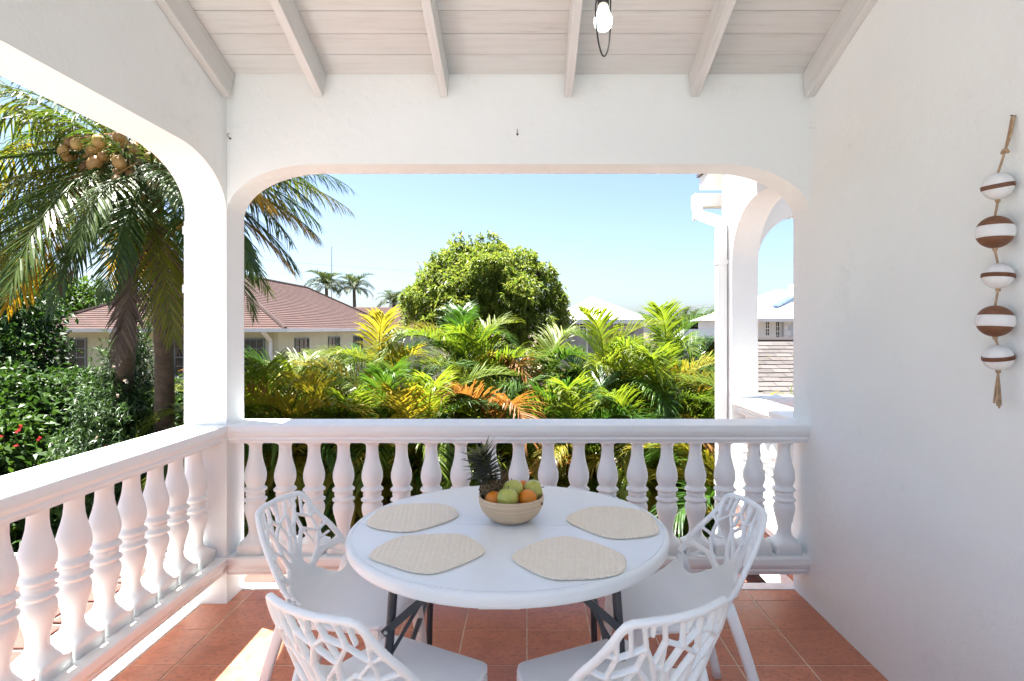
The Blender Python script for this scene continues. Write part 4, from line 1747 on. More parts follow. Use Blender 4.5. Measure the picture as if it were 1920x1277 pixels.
for px0, px1 in ((552, 578), (615, 636), (662, 679)):
    y0, y1 = WX1 * FPX / (px0 - CX), WX1 * FPX / (px1 - CX)
    window(RH, (WX1, y0, -0.1), y1 - y0, 1.28, 3, 4, 'x')

# --- white-roofed house in the middle distance
WH = thing('white_roofed_house', 'grey house with white hip roof just beyond the mango tree', 'house', (0, 0, 0))
Yh = 36.0
e0, e1 = P(1030, 599, Yh), P(1222, 599, Yh)
ez = e0.z
rz2 = P(0, 557, Yh).z
depth = 8.0
ra_, rb_ = P(1098, 557, Yh + 3.2), P(1128, 557, Yh + 3.2)
mb = MB()
A = [(e0.x, Yh, ez), (e1.x, Yh, ez), (e1.x, Yh + depth, ez), (e0.x, Yh + depth, ez), (e0.x + 2.9, Yh + 3.6, rz2 + 0.2), (e1.x - 3.2, Yh + 3.6, rz2 + 0.2)]
mb.add(A, [(0, 1, 5, 4), (1, 2, 5), (2, 3, 4, 5), (3, 0, 4)])
mb.build('roof', 'white_metal_roof', WH)
rib = MB()
for i in range(1, 24):
    x = e0.x + (e1.x - e0.x) * i / 24
    t = min(1, (x - e0.x) / 2.9, (e1.x - x) / 3.2)
    rib.tube([(x, Yh, ez + 0.01), (x, Yh + 3.6 * t, ez + (rz2 + 0.2 - ez) * t + 0.01)], 0.02, 4, smooth=False)
rib.build('roof_ribs', 'white_metal_roof', WH, kind='stuff')
MB().box(e0.x, e1.x, Yh - 0.05, Yh - 0.002, ez - 0.26, ez - 0.005).build('fascia', 'pale_blue_grey', WH)
MB().box(e0.x + 0.4, e1.x - 0.4, Yh + 0.5, Yh + depth - 0.5, GZ, ez - 0.08).build('wall', 'grey_render', WH)
for px0, px1 in ((1066, 1082), (1086, 1100), (1150, 1166)):
    a, b = P(px0, 628, Yh + 0.5), P(px1, 605, Yh + 0.5)
    window(WH, (a.x, Yh + 0.5, a.z), b.x - a.x, b.z - a.z, 2, 2, 'y', 'white_frame', 0.05)

# --- grey block wall behind the palms
bw = thing('block_wall', 'unpainted grey concrete block wall behind the tallest palm fronds', 'wall', (3.6, 25, GZ))
MB().box(-1.05, 0.95, 0.02, 0.18, 0, 4.18).build('mortar', 'grey_render', bw)
blk = bevel(MB().box(-0.192, 0.192, -0.005, 0.1, 0.005, 0.193).mesh('block', 'block_grey'), 0.006, 1)
for r in range(13, 21):
    for c in range(5):
        x = -0.85 + c * 0.4 + (0.2 if r % 2 else 0)
        if x < 0.8:
            put('block', blk, bw, loc=(x, 0, r * 0.2))

# --- white carport
cp = thing('carport', 'low flat white carport roof on slanting white posts', 'carport', (4.2, 15.6, GZ))
a = P(1283, 617, 15.6)
b = P(1283, 637, 15.6)
MB().box(a.x - 4.2, a.x - 4.2 + 1.62, 0, 3.0, b.z - GZ, a.z - GZ).build('roof', 'white_metal_roof', cp)
MB().box(0.08, 1.6, 2.4, 2.5, 0, b.z - GZ).build('back_panel', 'pale_blue_grey', cp)
pa, pb = P(1308, 638, 15.9) - Vector((4.2, 15.6, GZ)), P(1323, 672, 15.2) - Vector((4.2, 15.6, GZ))
pb2 = pa + (pb - pa) * ((0 - pa.z) / (pb.z - pa.z))
fixn(square_pipe([pa, pb2], 0.05).build('post', 'white_frame', cp).data)

# --- grey shingled roof seen through the neighbour's arch
GS = thing('grey_roofed_outbuilding', 'low outbuilding with weathered grey-brown shingle roof below the neighbouring arch', 'building', (4.6, 10.0, GZ))
rt = Vector((0, 2.15, 1.27 - GZ))
bt = Vector((0, -0.25, 0.30 - GZ))
mb = MB()
X0g, X1g = -0.75, 4.4
mb.add([(X0g, bt.y, bt.z), (X1g, bt.y, bt.z), (X1g, rt.y, rt.z), (X0g, rt.y, rt.z), (X0g, rt.y + 2.4, bt.z), (X1g, rt.y + 2.4, bt.z)], [(0, 1, 2, 3), (3, 2, 5, 4)])
groof = mb.build('roof', 'grey_shingle', GS)
sl = (rt - bt)
Ls = sl.length
sdir = sl.normalized()
sn = Vector((1, 0, 0)).cross(sdir).normalized()
shm = MB()
wsh, hsh = 0.31, 0.175
shm.add([(-wsh / 2, 0, 0.022), (wsh / 2, 0, 0.022), (wsh / 2, hsh + 0.02, 0.008), (-wsh / 2, hsh + 0.02, 0.008), (-wsh / 2, 0, 0.002), (wsh / 2, 0, 0.002)], [(0, 1, 2, 3), (4, 5, 1, 0)])
sh_me = shm.mesh('shingle', 'grey_shingle')
Ms = Matrix((Vector((1, 0, 0)), sdir, sn)).transposed().to_4x4()
rnd = random.Random(12)
for r in range(int(Ls / hsh)):
    for c in range(14):
        x = X0g + 0.16 + c * 0.318 + (0.155 if r % 2 else 0)
        if x > 3.2:
            continue
        m = Ms.copy()
        m.translation = bt + sdir * (r * hsh + rnd.uniform(-0.006, 0.006)) + Vector((x, 0, 0)) + sn * rnd.uniform(0, 0.004)
        o = put('shingle', sh_me, groof)
        o.matrix_local = m
MB().tube([(X0g, rt.y, rt.z + 0.01), (X1g, rt.y, rt.z + 0.01)], 0.06, 6, smooth=False).build('ridge_cap', 'grey_shingle', groof)
MB().box(X0g + 0.2, X1g - 0.2, bt.y + 0.3, rt.y + 2.0, 0, bt.z - 0.02).build('wall', 'white_wall', GS)

# --- white house with quoins
QH = thing('quoined_house', 'white house with pale quoins, sash windows and solar panel beyond the arch', 'house', (0, 0, 0))
Yq = 30.0
a, b = P(1395, 660, Yq), P(1520, 598, Yq)
MB().box(a.x, P(1466, 0, Yq).x, Yq, Yq + 8, GZ, b.z).build('wall', 'white_wall', QH)
gx = P(1466, 0, Yq).x
MB().box(gx, gx + 5, Yq - 0.25, Yq + 8, GZ, b.z).build('side_wall', 'pale_blue_grey', QH)
qb = [bevel(MB().box(0, w, -0.05, 0, 0, 0.255).mesh('quoin', 'white_wall'), 0.01, 1) for w in (0.34, 0.20)]
for i in range(14):
    put('quoin', qb[i % 2], QH, loc=(gx - 0.004, Yq - 0.25, b.z - 0.30 - i * 0.27))
for px0, px1, y0 in ((1434, 1443, 630), (1453, 1462, 640)):
    p0, p1 = P(px0, y0, Yq), P(px1, 602, Yq)
    window(QH, (p0.x, Yq, p0.z), p1.x - p0.x, p1.z - p0.z, 2, 4, 'y', 'white_frame', 0.04)
ee = b.z
mb = MB()
x0, x1 = P(1385, 0, Yq - 0.5).x, gx + 5.4
mb.add([(x0, Yq - 0.6, ee), (x1, Yq - 0.6, ee), (x1, Yq + 8.5, ee), (x0, Yq + 8.5, ee), (x0 + 4.2, Yq + 4, ee + 1.75), (x1 - 4, Yq + 4, ee + 1.75)], [(0, 1, 5, 4), (1, 2, 5), (2, 3, 4, 5), (3, 0, 4), (0, 3, 2, 1)])
mb.build('roof', 'white_metal_roof', QH)
MB().box(x0, x1, Yq - 0.66, Yq - 0.602, ee - 0.16, ee + 0.02).build('fascia', 'white_frame', QH)
p0, p1, p2, p3 = P(1446, 573, Yq + 0.9), P(1458, 573, Yq + 0.9), P(1500, 551, Yq + 2.5), P(1484, 551, Yq + 2.5)
mb = MB().add([p0, p1, p2, p3, p0 - Vector((0, 0, .08)), p1 - Vector((0, 0, .08)), p2 - Vector((0, 0, .08)), p3 - Vector((0, 0, .08))], [(0, 1, 2, 3), (0, 4, 5, 1), (1, 5, 6, 2), (2, 6, 7, 3), (3, 7, 4, 0)])
mb.build('solar_panel', 'solar', QH)
MB().lathe([(0.001, 0), (0.2, 0.02), (0.26, 0.2), (0.2, 0.4), (0.001, 0.45)], 16, P(1487, 545, Yq + 3) - Vector((0, 0, 0.1)), cap=False).build('water_tank', 'white_metal_roof', QH)

# --- poles and wires
up = thing('utility_pole', 'distant wooden utility pole above the carport', 'pole', (P(1322, 0, 70).x, 70, GZ))
MB().tube([(0, 0, 0), (0, 0, P(0, 586, 70).z - GZ)], [0.16, 0.11], 8).build('shaft', 'pole_wood', up)
zt_ = P(0, 590, 70).z - GZ
MB().box(-0.9, 0.9, -0.06, 0.06, zt_ - 0.08, zt_ + 0.08).build('cross_arm', 'pole_wood', up)


def wire(pts, label, r=0.012):
    pts = [Vector(p) for p in pts]
    out = []
    a, b = pts[0], pts[-1]
    for i in range(17):
        t = i / 16
        out.append(a.lerp(b, t) - Vector((0, 0, (b - a).length * 0.006 * 4 * t * (1 - t))) - a)
    o = MB().tube(out, r, 5).build('overhead_wire', 'wire', None, label=label, cat='wire', group='overhead wires', loc=a)


wire([P(1200, 588, 40), P(1560, 533, 36)], 'upper overhead wire crossing the sky beside the neighbouring pillar', 0.014)
wire([P(1200, 592, 40), P(1560, 543, 36)], 'lower overhead wire crossing the sky beside the neighbouring pillar', 0.014)
wire([P(440, 483, 48), P(960, 517, 56)], 'thin overhead wire over the red roof', 0.012)
ms = thing('antenna_mast', 'thin antenna mast rising behind the red roof', 'antenna', (P(622, 0, 42).x, 42, GZ))
MB().tube([(0, 0, 0), (0, 0, P(0, 462, 42).z - GZ)], [0.05, 0.018], 6).build('mast', 'wire', ms)


# ================================================================== PLANTS
def frond_mesh(name, L, phi0, arch, npair, leaf_len, leaf_w, vee, droop, seed, mat, fwd=(38, 68), petiole=0.14, twist=0.25, rach=0.016, power=1.3, tipl=0.35):
    rg = random.Random(seed)
    n = 22
    pts, tans = [], []
    x = z = 0.0
    for i in range(n + 1):
        t = i / n
        ph = R(phi0) + R(arch) * t ** power
        pts.append(Vector((x, 0, z)))
        tans.append(Vector((math.sin(ph), 0, math.cos(ph))))
        x += math.sin(ph) * L / n
        z += math.cos(ph) * L / n
    yaw = rg.uniform(-0.25, 0.25)
    for i in range(n + 1):
        t = i / n
        pts[i].y = L * 0.12 * yaw * t * t * 4

    def at(t):
        f = t * n
        i = min(int(f), n - 1)
        k = f - i
        return pts[i].lerp(pts[i + 1], k), tans[i].lerp(tans[i + 1], k).normalized()
    mb = MB()
    mb.tube(pts, [max(rach * (1 - 0.85 * i / n), 0.0025) for i in range(n + 1)], 4, cap=False)
    for i in range(npair):
        t = petiole + (1 - petiole) * (i + 0.5) / npair
        s = (t - petiole) / (1 - petiole)
        base, tan = at(t)
        nrm = Vector((0, 1, 0)).cross(tan).normalized()      # pointing up/back over the frond
        if nrm.z < 0 and abs(tan.z) < 0.95:
            nrm = -nrm
        prof = (math.sin(math.pi * (0.16 + 0.80 * s))) ** 0.7
        if s > 0.8:
            prof = max(prof, tipl)
        for side in (-1, 1):
            ll = leaf_len * prof * rg.uniform(0.86, 1.1)
            fa = R(fwd[0] + (fwd[1] - fwd[0]) * s + rg.uniform(-7, 7))
            ve = vee + rg.uniform(-0.16, 0.16)
            d = (Vector((0, side, 0)) * math.cos(fa) + tan * math.sin(fa) + nrm * ve).normalized()
            wv = tan.cross(d)
            wv = d.cross(nrm).normalized()
            if wv.dot(tan) < 0:
                wv = -wv
            wv = (wv + nrm * rg.uniform(-twist, twist)).normalized()
            w = leaf_w * (0.6 + 0.4 * prof) * rg.uniform(0.85, 1.15)
            p0 = base
            dr = droop * rg.uniform(0.6, 1.4)
            p1 = p0 + d * ll * 0.45 - Vector((0, 0, dr * ll * 0.12))
            d2 = (d - Vector((0, 0, dr * 0.75))).normalized()
            p2 = p1 + d2 * ll * 0.33
            d3 = (d2 - Vector((0, 0, dr * 0.9))).normalized()
            p3 = p2 + d3 * ll * 0.24
            mb.add([p0 - wv * w * 0.25, p0 + wv * w * 0.25, p1 + wv * w * 0.5, p1 - wv * w * 0.5, p2 + wv * w * 0.36, p2 - wv * w * 0.36, p3],
                   [(0, 1, 2, 3), (3, 2, 4, 5), (5, 4, 6)])
    return mb.mesh(name, mat)


# areca fronds: three postures
ARF = {'up': [], 'mid': [], 'low': [], 'dead': []}
for s in range(3):
    ARF['up'].append(frond_mesh('frond', 1.9 + 0.18 * s, 8 + 6 * s, 88, 62, 0.66, 0.029, 0.5, 0.42, 100 + s, 'areca_green', (40, 66), tipl=0.6))
    ARF['mid'].append(frond_mesh('frond', 1.9 + 0.15 * s, 26 + 7 * s, 118, 62, 0.66, 0.029, 0.45, 0.55, 200 + s, 'areca_green', (40, 66), tipl=0.6))
    ARF['low'].append(frond_mesh('frond', 1.75 + 0.12 * s, 55 + 8 * s, 98, 58, 0.60, 0.028, 0.32, 0.65, 300 + s, 'areca_green', (40, 66), tipl=0.55))
    ARF['dead'].append(frond_mesh('frond', 1.4 + 0.12 * s, 85 + 12 * s, 75, 34, 0.50, 0.028, 0.05, 0.9, 400 + s, 'areca_dry', twist=0.8))


def areca(x, y, ztop, canes, mix, label, seed, spread=0.45):
    """clump of canes; ztop: height of the tallest frond tips; mix: weights green, lime, gold, rust, dry"""
    rg = random.Random(seed)
    root = thing('areca_palm', label, 'palm', (x, y, GZ), 0, 'cane palms behind the far railing')
    names = ['areca_green', 'areca_lime', 'areca_gold', 'areca_rust', 'areca_dry']
    for c in range(canes):
        f = 1 - 0.72 * (c / max(canes - 1, 1)) ** 0.9
        hh = max((ztop - GZ - 1.35) * f + rg.uniform(-0.15, 0.1), 0.35)
        az = rg.uniform(0, 6.28)
        rr_ = spread * rg.uniform(0.2, 1.0) * (0.5 + 0.5 * c / canes)
        bx_, by_ = rr_ * math.cos(az), rr_ * math.sin(az)
        lean = rg.uniform(0.05, 0.22) if c else 0.04
        tx, ty = bx_ + lean * hh * math.cos(az), by_ + lean * hh * math.sin(az)
        path = [Vector((bx_, by_, 0)), Vector(((bx_ * 1.4 + tx) / 2.4, (by_ * 1.4 + ty) / 2.4, hh * 0.5)), Vector((tx, ty, hh))]
        MB().tube(path, [0.035, 0.03, 0.022], 7).build('cane', 'cane', root)
        nf = rg.choice((7, 8, 8, 9))
        a0 = rg.uniform(0, 6.28)
        for k in range(nf):
            t = k / (nf - 1)
            kind = 'up' if t < 0.3 else ('mid' if t < 0.72 else 'low')
            w = list(mix)
            if kind == 'low':
                w[2] *= 1.6; w[3] *= 2.0; w[4] *= 1.6
            if kind == 'up':
                w[3] *= 0.2; w[4] *= 0.1; w[1] *= 1.3
            m = rg.choices(names, w)[0]
            if m == 'areca_dry' or (m == 'areca_rust' and rg.random() < 0.35 and kind == 'low'):
                kind = 'dead'
            me = rg.choice(ARF[kind])
            s_ = rg.uniform(0.78, 1.12)
            put('frond', me, root, loc=(tx, ty, hh - 0.12 * t), rot=(rg.uniform(-0.1, 0.1), rg.uniform(-0.08, 0.08), a0 + k * 2.39996 + rg.uniform(-0.3, 0.3)), scale=s_, mat=m)
    return root


def AR(px, Y, ytop, canes, mix, label, seed, spread=0.5):
    p = P(px, ytop, Y)
    areca(p.x, Y, p.z, canes, mix, label, seed, spread)


G, GL, GO, MX, RU = (4, 4, 1.4, .4, .3), (3, 5, 2.6, .7, .4), (1, 4, 6, 1.6, 1.2), (2, 3.5, 3.5, 1.6, 1), (2.6, 3, 3, 2.4, 1.8)
AR(500, 11.0, 668, 5, (3, 7, .8, .2, .2), 'lime green cane palm beside the corner pillar, before the house windows', 1)
AR(455, 10.8, 690, 5, (4, 6, 1, .3, .2), 'low cane palm tucked behind the corner pillar', 19)
AR(550, 10.7, 690, 6, (3, 6, 2.5, .5, .3), 'low lime and yellow cane palm between pillar and golden palms', 20)
AR(602, 10.9, 690, 7, (1.5, 5, 4, 1, .6), 'yellowing cane palm low in front of the red-roofed house', 2)
AR(575, 12.6, 655, 5, GL, 'cane palm standing under the small windows of the cream house', 3)
AR(690, 10.8, 672, 7, GO, 'golden cane palm with orange-tinged leaves below the roof end', 4)
AR(722, 12.8, 590, 5, MX, 'cane palm whose top covers the end of the red roof', 5)
AR(795, 10.9, 685, 7, GO, 'yellow cane palm below the mango tree on the house side', 6)
AR(838, 12.6, 555, 6, GL, 'tall bright cane palm with upright fans against the mango tree', 7)
AR(905, 11.0, 672, 5, RU, 'cane palm with rusty orange fronds at the foot of the mango tree', 8)
AR(948, 12.8, 615, 5, RU, 'rust-tipped cane palm just before the mango crown middle', 9)
AR(1005, 10.9, 705, 5, RU, 'low cane palm with brown drooping fronds near the middle of the railing', 10)
AR(1045, 12.3, 620, 5, G, 'green cane palm below the drooping mango branch end', 11)
AR(1095, 10.9, 690, 6, RU, 'cane palm with dry hanging fronds before the block wall', 12)
AR(1140, 12.2, 578, 6, GL, 'tall green cane palm arching over the grey block wall', 13)
AR(1190, 10.9, 690, 5, RU, 'cane palm with brown ribs showing, low beside the tall arching one', 14)
AR(1228, 13.4, 588, 6, (8, 2, 0, 0, .1), 'tallest dark-tipped cane palm against the sky near the carport', 15)
AR(1262, 11.1, 648, 6, GL, 'broad green cane palm nearest the white downpipe', 16)
AR(1318, 12.0, 680, 5, MX, 'cane palm half hidden behind the white downpipe', 17)
AR(1440, 8.6, 690, 3, GL, 'small cane palm showing above the neighbouring front rail', 18, 0.2)

# coconut palms
CF_ = {'up': [], 'mid': [], 'low': [], 'droop': [], 'hang': []}
for s in range(3):
    CF_['up'].append(frond_mesh('frond', 3.3 + 0.2 * s, 22 + 8 * s, 58, 70, 0.80, 0.030, 0.02, 0.65, 500 + s, 'coco_green', (30, 62), 0.16, 0.5, 0.035))
    CF_['mid'].append(frond_mesh('frond', 3.6 + 0.2 * s, 55 + 8 * s, 55, 72, 0.85, 0.031, -0.05, 0.85, 600 + s, 'coco_green', (30, 62), 0.16, 0.5, 0.035))
    CF_['low'].append(frond_mesh('frond', 3.5 + 0.2 * s, 88 + 8 * s, 52, 72, 0.85, 0.031, -0.05, 0.6, 700 + s, 'coco_green', (32, 64), 0.15, 0.5, 0.035))
    CF_['droop'].append(frond_mesh('frond', 3.3 + 0.2 * s, 112 + 9 * s, 40, 72, 0.82, 0.031, -0.02, 0.35, 750 + s, 'coco_green', (34, 66), 0.13, 0.5, 0.035))
    CF_['hang'].append(frond_mesh('frond', 2.9 + 0.2 * s, 135 + 10 * s, 32, 66, 0.62, 0.034, -0.05, 0.35, 800 + s, 'coco_dead', (40, 70), 0.12, 0.9, 0.03))
nut_prof = [(max(0.105 * math.sin(math.pi * i / 16) ** 0.9, 0.001), 0.125 * -math.cos(math.pi * i / 16)) for i in range(17)]
nut_me = fixn(MB().lathe(nut_prof, 18, cap=False).mesh('coconut', 'coconut'))


def coconut_palm(crown, foot, label, fronds, seed, nuts=0, skirt=0, size=1.0):
    rg = random.Random(seed)
    crown, foot = Vector(crown), Vector(foot)
    root = thing('coconut_palm', label, 'palm', foot, 0, 'coconut palms beyond the side opening')
    top = crown - foot
    path, rad = [], []
    for i in range(25):
        t = i / 24
        sag = Vector((0.18 * math.sin(math.pi * t), 0, 0))
        path.append(Vector((top.x * t ** 1.35, top.y * t ** 1.35, top.z * t)) + sag)
        rad.append((0.19 - 0.075 * t) * (1 + (0.05 if i % 2 else 0)) * (1.25 if t < 0.04 else 1))
    tr = MB().tube(path, rad, 14).build('trunk', 'trunk', root)
    # fibrous crown base
    fib = MB()
    for k in range(16):
        a = rg.uniform(0, 6.28)
        p0 = top + Vector((0.11 * math.cos(a), 0.11 * math.sin(a), rg.uniform(-0.5, 0.0)))
        fib.tube([p0, p0 + Vector((0.10 * math.cos(a), 0.10 * math.sin(a), 0.35))], [0.06, 0.02], 6)
    fib.build('sheaths', 'fibre', root, kind='stuff')
    for (kind, azd, s, m) in fronds:
        put('frond', rg.choice(CF_[kind]), root, loc=top + Vector((0.08 * math.cos(R(azd)), 0.08 * math.sin(R(azd)), rg.uniform(-0.1, 0.1))), rot=(rg.uniform(-0.12, 0.12), rg.uniform(-0.06, 0.06), R(azd)), scale=s * size, mat=m)
    for i in range(skirt):
        a = rg.uniform(0, 360)
        put('dead_frond', rg.choice(CF_['hang']), root, loc=top + Vector((0.12 * math.cos(R(a)), 0.12 * math.sin(R(a)), -0.35)), rot=(0, 0, R(a)), scale=rg.uniform(0.6, 0.85), mat='coco_dead')
    stalks = []
    for i in range(nuts):
        b = i % 5
        a = R(-165 + b * 36 + rg.uniform(-14, 14))
        r_ = rg.uniform(0.42, 0.82)
        z = 0.12 - rg.uniform(0.0, 0.9)
        p = top + Vector((r_ * math.cos(a), r_ * math.sin(a), z))
        put('coconut', nut_me, root, loc=p, rot=(rg.uniform(-0.5, 0.5), rg.uniform(-0.5, 0.5), rg.uniform(0, 6)), scale=rg.uniform(0.58, 0.92))
        MB().tube([top + Vector((0.05 * math.cos(a), 0.05 * math.sin(a), 0.15)), (top + p) / 2 + Vector((0, 0, 0.22)), p + Vector((0, 0, 0.08))], 0.012, 5).build('stalk', 'coconut_stalk', root)
    return root


g, l_, y_ = 'coco_green', 'coco_lime', 'coco_gold'
A_cr = P(238, 292, 9.0)
A_ft = Vector((P(206, 0, 12.3).x, 12.3, GZ))
coconut_palm(A_cr, A_ft, 'coconut palm with hanging clusters of coconuts beyond the side opening',
             [('up', 185, 1.05, l_), ('up', 150, 1.0, g), ('up', 215, 1.0, l_), ('up', 60, 1.0, g), ('up', 300, 0.9, g), ('up', 110, 1.0, g), ('up', 20, 1.0, g),
              ('mid', 178, 1.05, l_), ('mid', 196, 1.05, g), ('mid', 226, 0.95, l_), ('mid', 150, 1.0, g), ('mid', 110, 1.0, g), ('mid', 345, 0.95, g), ('mid', 20, 0.95, g), ('mid', 60, 1.0, g), ('mid', 165, 1.05, l_),
              ('low', 186, 1.0, l_), ('low', 204, 1.0, g), ('low', 222, 0.95, l_), ('low', 170, 1.0, g), ('low', 330, 0.95, g), ('low', 5, 0.95, g), ('low', 150, 0.95, l_), ('low', 120, 1, y_), ('low', 40, 0.95, g), ('low', 350, 0.9, g),
              ('droop', 268, 0.98, g), ('droop', 318, 0.95, l_), ('droop', 345, 1.0, g), ('droop', 205, 1.0, l_), ('droop', 180, 1.0, g), ('droop', 10, 1.0, g), ('droop', 232, 0.8, g), ('droop', 160, 1.0, y_), ('droop', 60, 1.0, g), ('droop', 110, 1.0, g), ('droop', 296, 0.7, g)], 21, 44, 1, 0.9)
B_cr = P(285, 334, 8.8)
B_ft = Vector((P(292, 0, 11.6).x, 11.6, GZ))
coconut_palm(B_cr, B_ft, 'coconut palm with thicker trunk, its fronds showing beyond the corner pillar',
             [('up', 10, 0.95, g), ('up', 60, 0.9, g), ('up', 130, 0.9, g), ('up', 330, 0.9, l_), ('up', 200, 0.9, g),
              ('mid', 0, 0.98, g), ('mid', 25, 0.95, l_), ('mid', 340, 0.9, l_), ('mid', 300, 0.8, g), ('mid', 250, 0.8, g), ('mid', 160, 0.9, g), ('mid', 90, 0.9, g),
              ('low', 8, 0.95, y_), ('low', 345, 0.9, y_), ('low', 30, 0.95, g), ('low', 315, 0.8, g), ('low', 275, 0.78, g), ('low', 230, 0.8, g), ('low', 190, 0.8, y_), ('low', 150, 0.8, l_), ('low', 70, 0.9, g), ('low', 358, 0.85, l_),
              ('droop', 15, 0.95, y_), ('droop', 350, 0.9, l_), ('droop', 325, 0.85, g), ('droop', 290, 0.85, g), ('droop', 255, 0.85, g), ('droop', 210, 0.85, l_), ('droop', 180, 0.85, g), ('droop', 130, 0.9, y_), ('droop', 60, 0.9, g)], 22, 6, 4, 0.76)


# ------------------------------------------------------------------ leaf clouds
def leaf_cloud(name, blobs, n, L, W, seed, mat, droop=0.4, per=1, shell=0.55, updir=0.15, fold=0.25):
    """many real leaves scattered through ellipsoid blobs [(cx,cy,cz,rx,ry,rz)], in tufts of `per`"""
    rg = np.random.default_rng(seed)
    B = np.array(blobs, dtype=float)
    vol = (B[:, 3] * B[:, 4] * B[:, 5]) ** (2 / 3)
    idx = rg.choice(len(B), n, p=vol / vol.sum())
    d = rg.normal(size=(n, 3))
    d /= np.linalg.norm(d, axis=1)[:, None]
    r = shell + (1 - shell) * rg.random(n) ** 0.6
    r = r * (1 + 0.10 * rg.normal(size=n))
    c = B[idx, :3] + d * r[:, None] * B[idx, 3:]
    # drop tufts that lie deep inside another blob
    keep = np.ones(n, bool)
    for b in B:
        q = ((c - b[:3]) / b[3:])
        keep &= ~((q ** 2).sum(1) < (shell * 0.8) ** 2)
    c, d = c[keep], d[keep]
    m = len(c)
    c = np.repeat(c, per, 0)
    d = np.repeat(d, per, 0)
    k = len(c)
    dirn = d * 0.7 + rg.normal(size=(k, 3)) * (0.75 if per > 1 else 0.6)
    dirn[:, 2] += updir - droop * rg.random(k)
    dirn /= np.linalg.norm(dirn, axis=1)[:, None]
    side = np.cross(dirn, rg.normal(size=(k, 3)) * 0.45 + np.array([0, 0, 1.0]))
    side /= np.maximum(np.linalg.norm(side, axis=1)[:, None], 1e-6)
    up = np.cross(side, dirn)
    ll = L * (0.65 + 0.6 * rg.random(k))[:, None]
    ww = W * (0.7 + 0.6 * rg.random(k))[:, None]
    p0 = c
    p1 = c + dirn * ll * 0.42 + side * ww * 0.5 + up * ww * fold
    p2 = c + dirn * ll - np.array([0, 0, 1.0]) * ll * droop * 0.35
    p3 = c + dirn * ll * 0.42 - side * ww * 0.5 + up * ww * fold
    V = np.stack([p0, p1, p2, p3], 1).reshape(-1, 3)
    F = np.arange(k * 4).reshape(-1, 4)
    return arrmesh(name, V, F, mat)


def tree(name, label, cat, foot, trunk_r, blobs, n, L, W, seed, mat, droop=0.4, per=1, group=None, limbs=5, shell=0.55, core=0):
    foot = Vector(foot)
    rg = random.Random(seed)
    root = thing(name, label, cat, foot, 0, group)
    bl = [(b[0] - foot.x, b[1] - foot.y, b[2] - foot.z, b[3], b[4], b[5]) for b in blobs]
    put('crown', leaf_cloud('crown', bl, n, L, W, seed, mat, droop, per, shell), root, kind='stuff')
    cz = sum(b[2] for b in bl) / len(bl)
    cx = sum(b[0] for b in bl) / len(bl)
    cy = sum(b[1] for b in bl) / len(bl)
    fork = Vector((cx * 0.5, cy * 0.5, max(cz * 0.45, 0.2)))
    MB().tube([(0, 0, 0), fork * 0.5, fork], [trunk_r * 1.2, trunk_r, trunk_r * 0.85], 9).build('trunk', 'trunk', root)
    for b in rg.sample(bl, min(limbs, len(bl))):
        e = Vector(b[:3]) + Vector((rg.uniform(-.3, .3) * b[3], rg.uniform(-.3, .3) * b[4], 0.3 * b[5]))
        mid = (fork + e) / 2 + Vector((rg.uniform(-.2, .2), rg.uniform(-.2, .2), 0.15))
        MB().tube([fork, mid, e], [trunk_r * 0.6, trunk_r * 0.4, trunk_r * 0.12], 6).build('limb', 'trunk', root)
    return root


def blob(px, py, Y, rx, ry=None, rz=None):
    p = P(px, py, Y)
    return (p.x, p.y, p.z, rx, ry or rx, rz or rx * 0.85)


# mango tree
YM = 18.5
mb_ = [blob(905, 590, YM + .3, 1.1), blob(835, 535, YM - .3, 1.0), blob(800, 585, YM - .5, .85), blob(868, 492, YM, .95), blob(925, 478, YM + .2, .7), blob(900, 520, YM - 1.0, .9), blob(975, 505, YM, .85),
       blob(1000, 545, YM - .4, .95), blob(1030, 590, YM - .3, .75), blob(960, 560, YM - 1.1, .85), blob(860, 565, YM - 1.2, .85), blob(790, 560, YM + .3, .7), blob(945, 620, YM - .9, .95), blob(1010, 625, YM - .7, .8), blob(850, 620, YM - .9, .9),
       blob(1055, 600, YM, .42), blob(985, 480, YM + .4, .45), blob(842, 478, YM, .4), blob(795, 520, YM, .4), blob(910, 462, YM, .35), blob(770, 600, YM - .2, .5), blob(950, 470, YM, .4), blob(1005, 520, YM, .55)]
_rm = random.Random(9)
_c = P(913, 590, YM)
mb_ = [(_c.x + (b[0] - _c.x) * .92, b[1], _c.z + (b[2] - _c.z) * .90, b[3] * .95, b[4], b[5] * .95) for b in mb_]
for _k in range(80):
    _b = _rm.choice(mb_[:15])
    _d = Vector((_rm.uniform(-1, 1), -abs(_rm.gauss(0.2, 0.6)), _rm.uniform(-0.3, 1))).normalized()
    mb_.append((_b[0] + _d.x * _b[3] * 0.95, _b[1] + _d.y * _b[4] * 0.95, _b[2] + _d.z * _b[5] * 0.95, _rm.uniform(.22, .5), _rm.uniform(.22, .5), _rm.uniform(.18, .36)))
for _k in range(26):
    _a = _rm.uniform(0, math.pi)
    _p = P(913 + 136 * math.cos(_a) * _rm.uniform(.96, 1.06), 592 - 120 * math.sin(_a) * _rm.uniform(.95, 1.08), YM + _rm.uniform(-.5, .5))
    mb_.append((_p.x, _p.y, _p.z, _rm.uniform(.14, .3), .25, _rm.uniform(.14, .3)))
tree('mango_tree', 'big round-crowned mango tree rising above the cane palms', 'tree', (P(915, 0, YM).x, YM, GZ), 0.28, mb_, 8500, 0.175, 0.042, 31, 'mango_leaf', 0.6, 9, None, 12, 0.62)

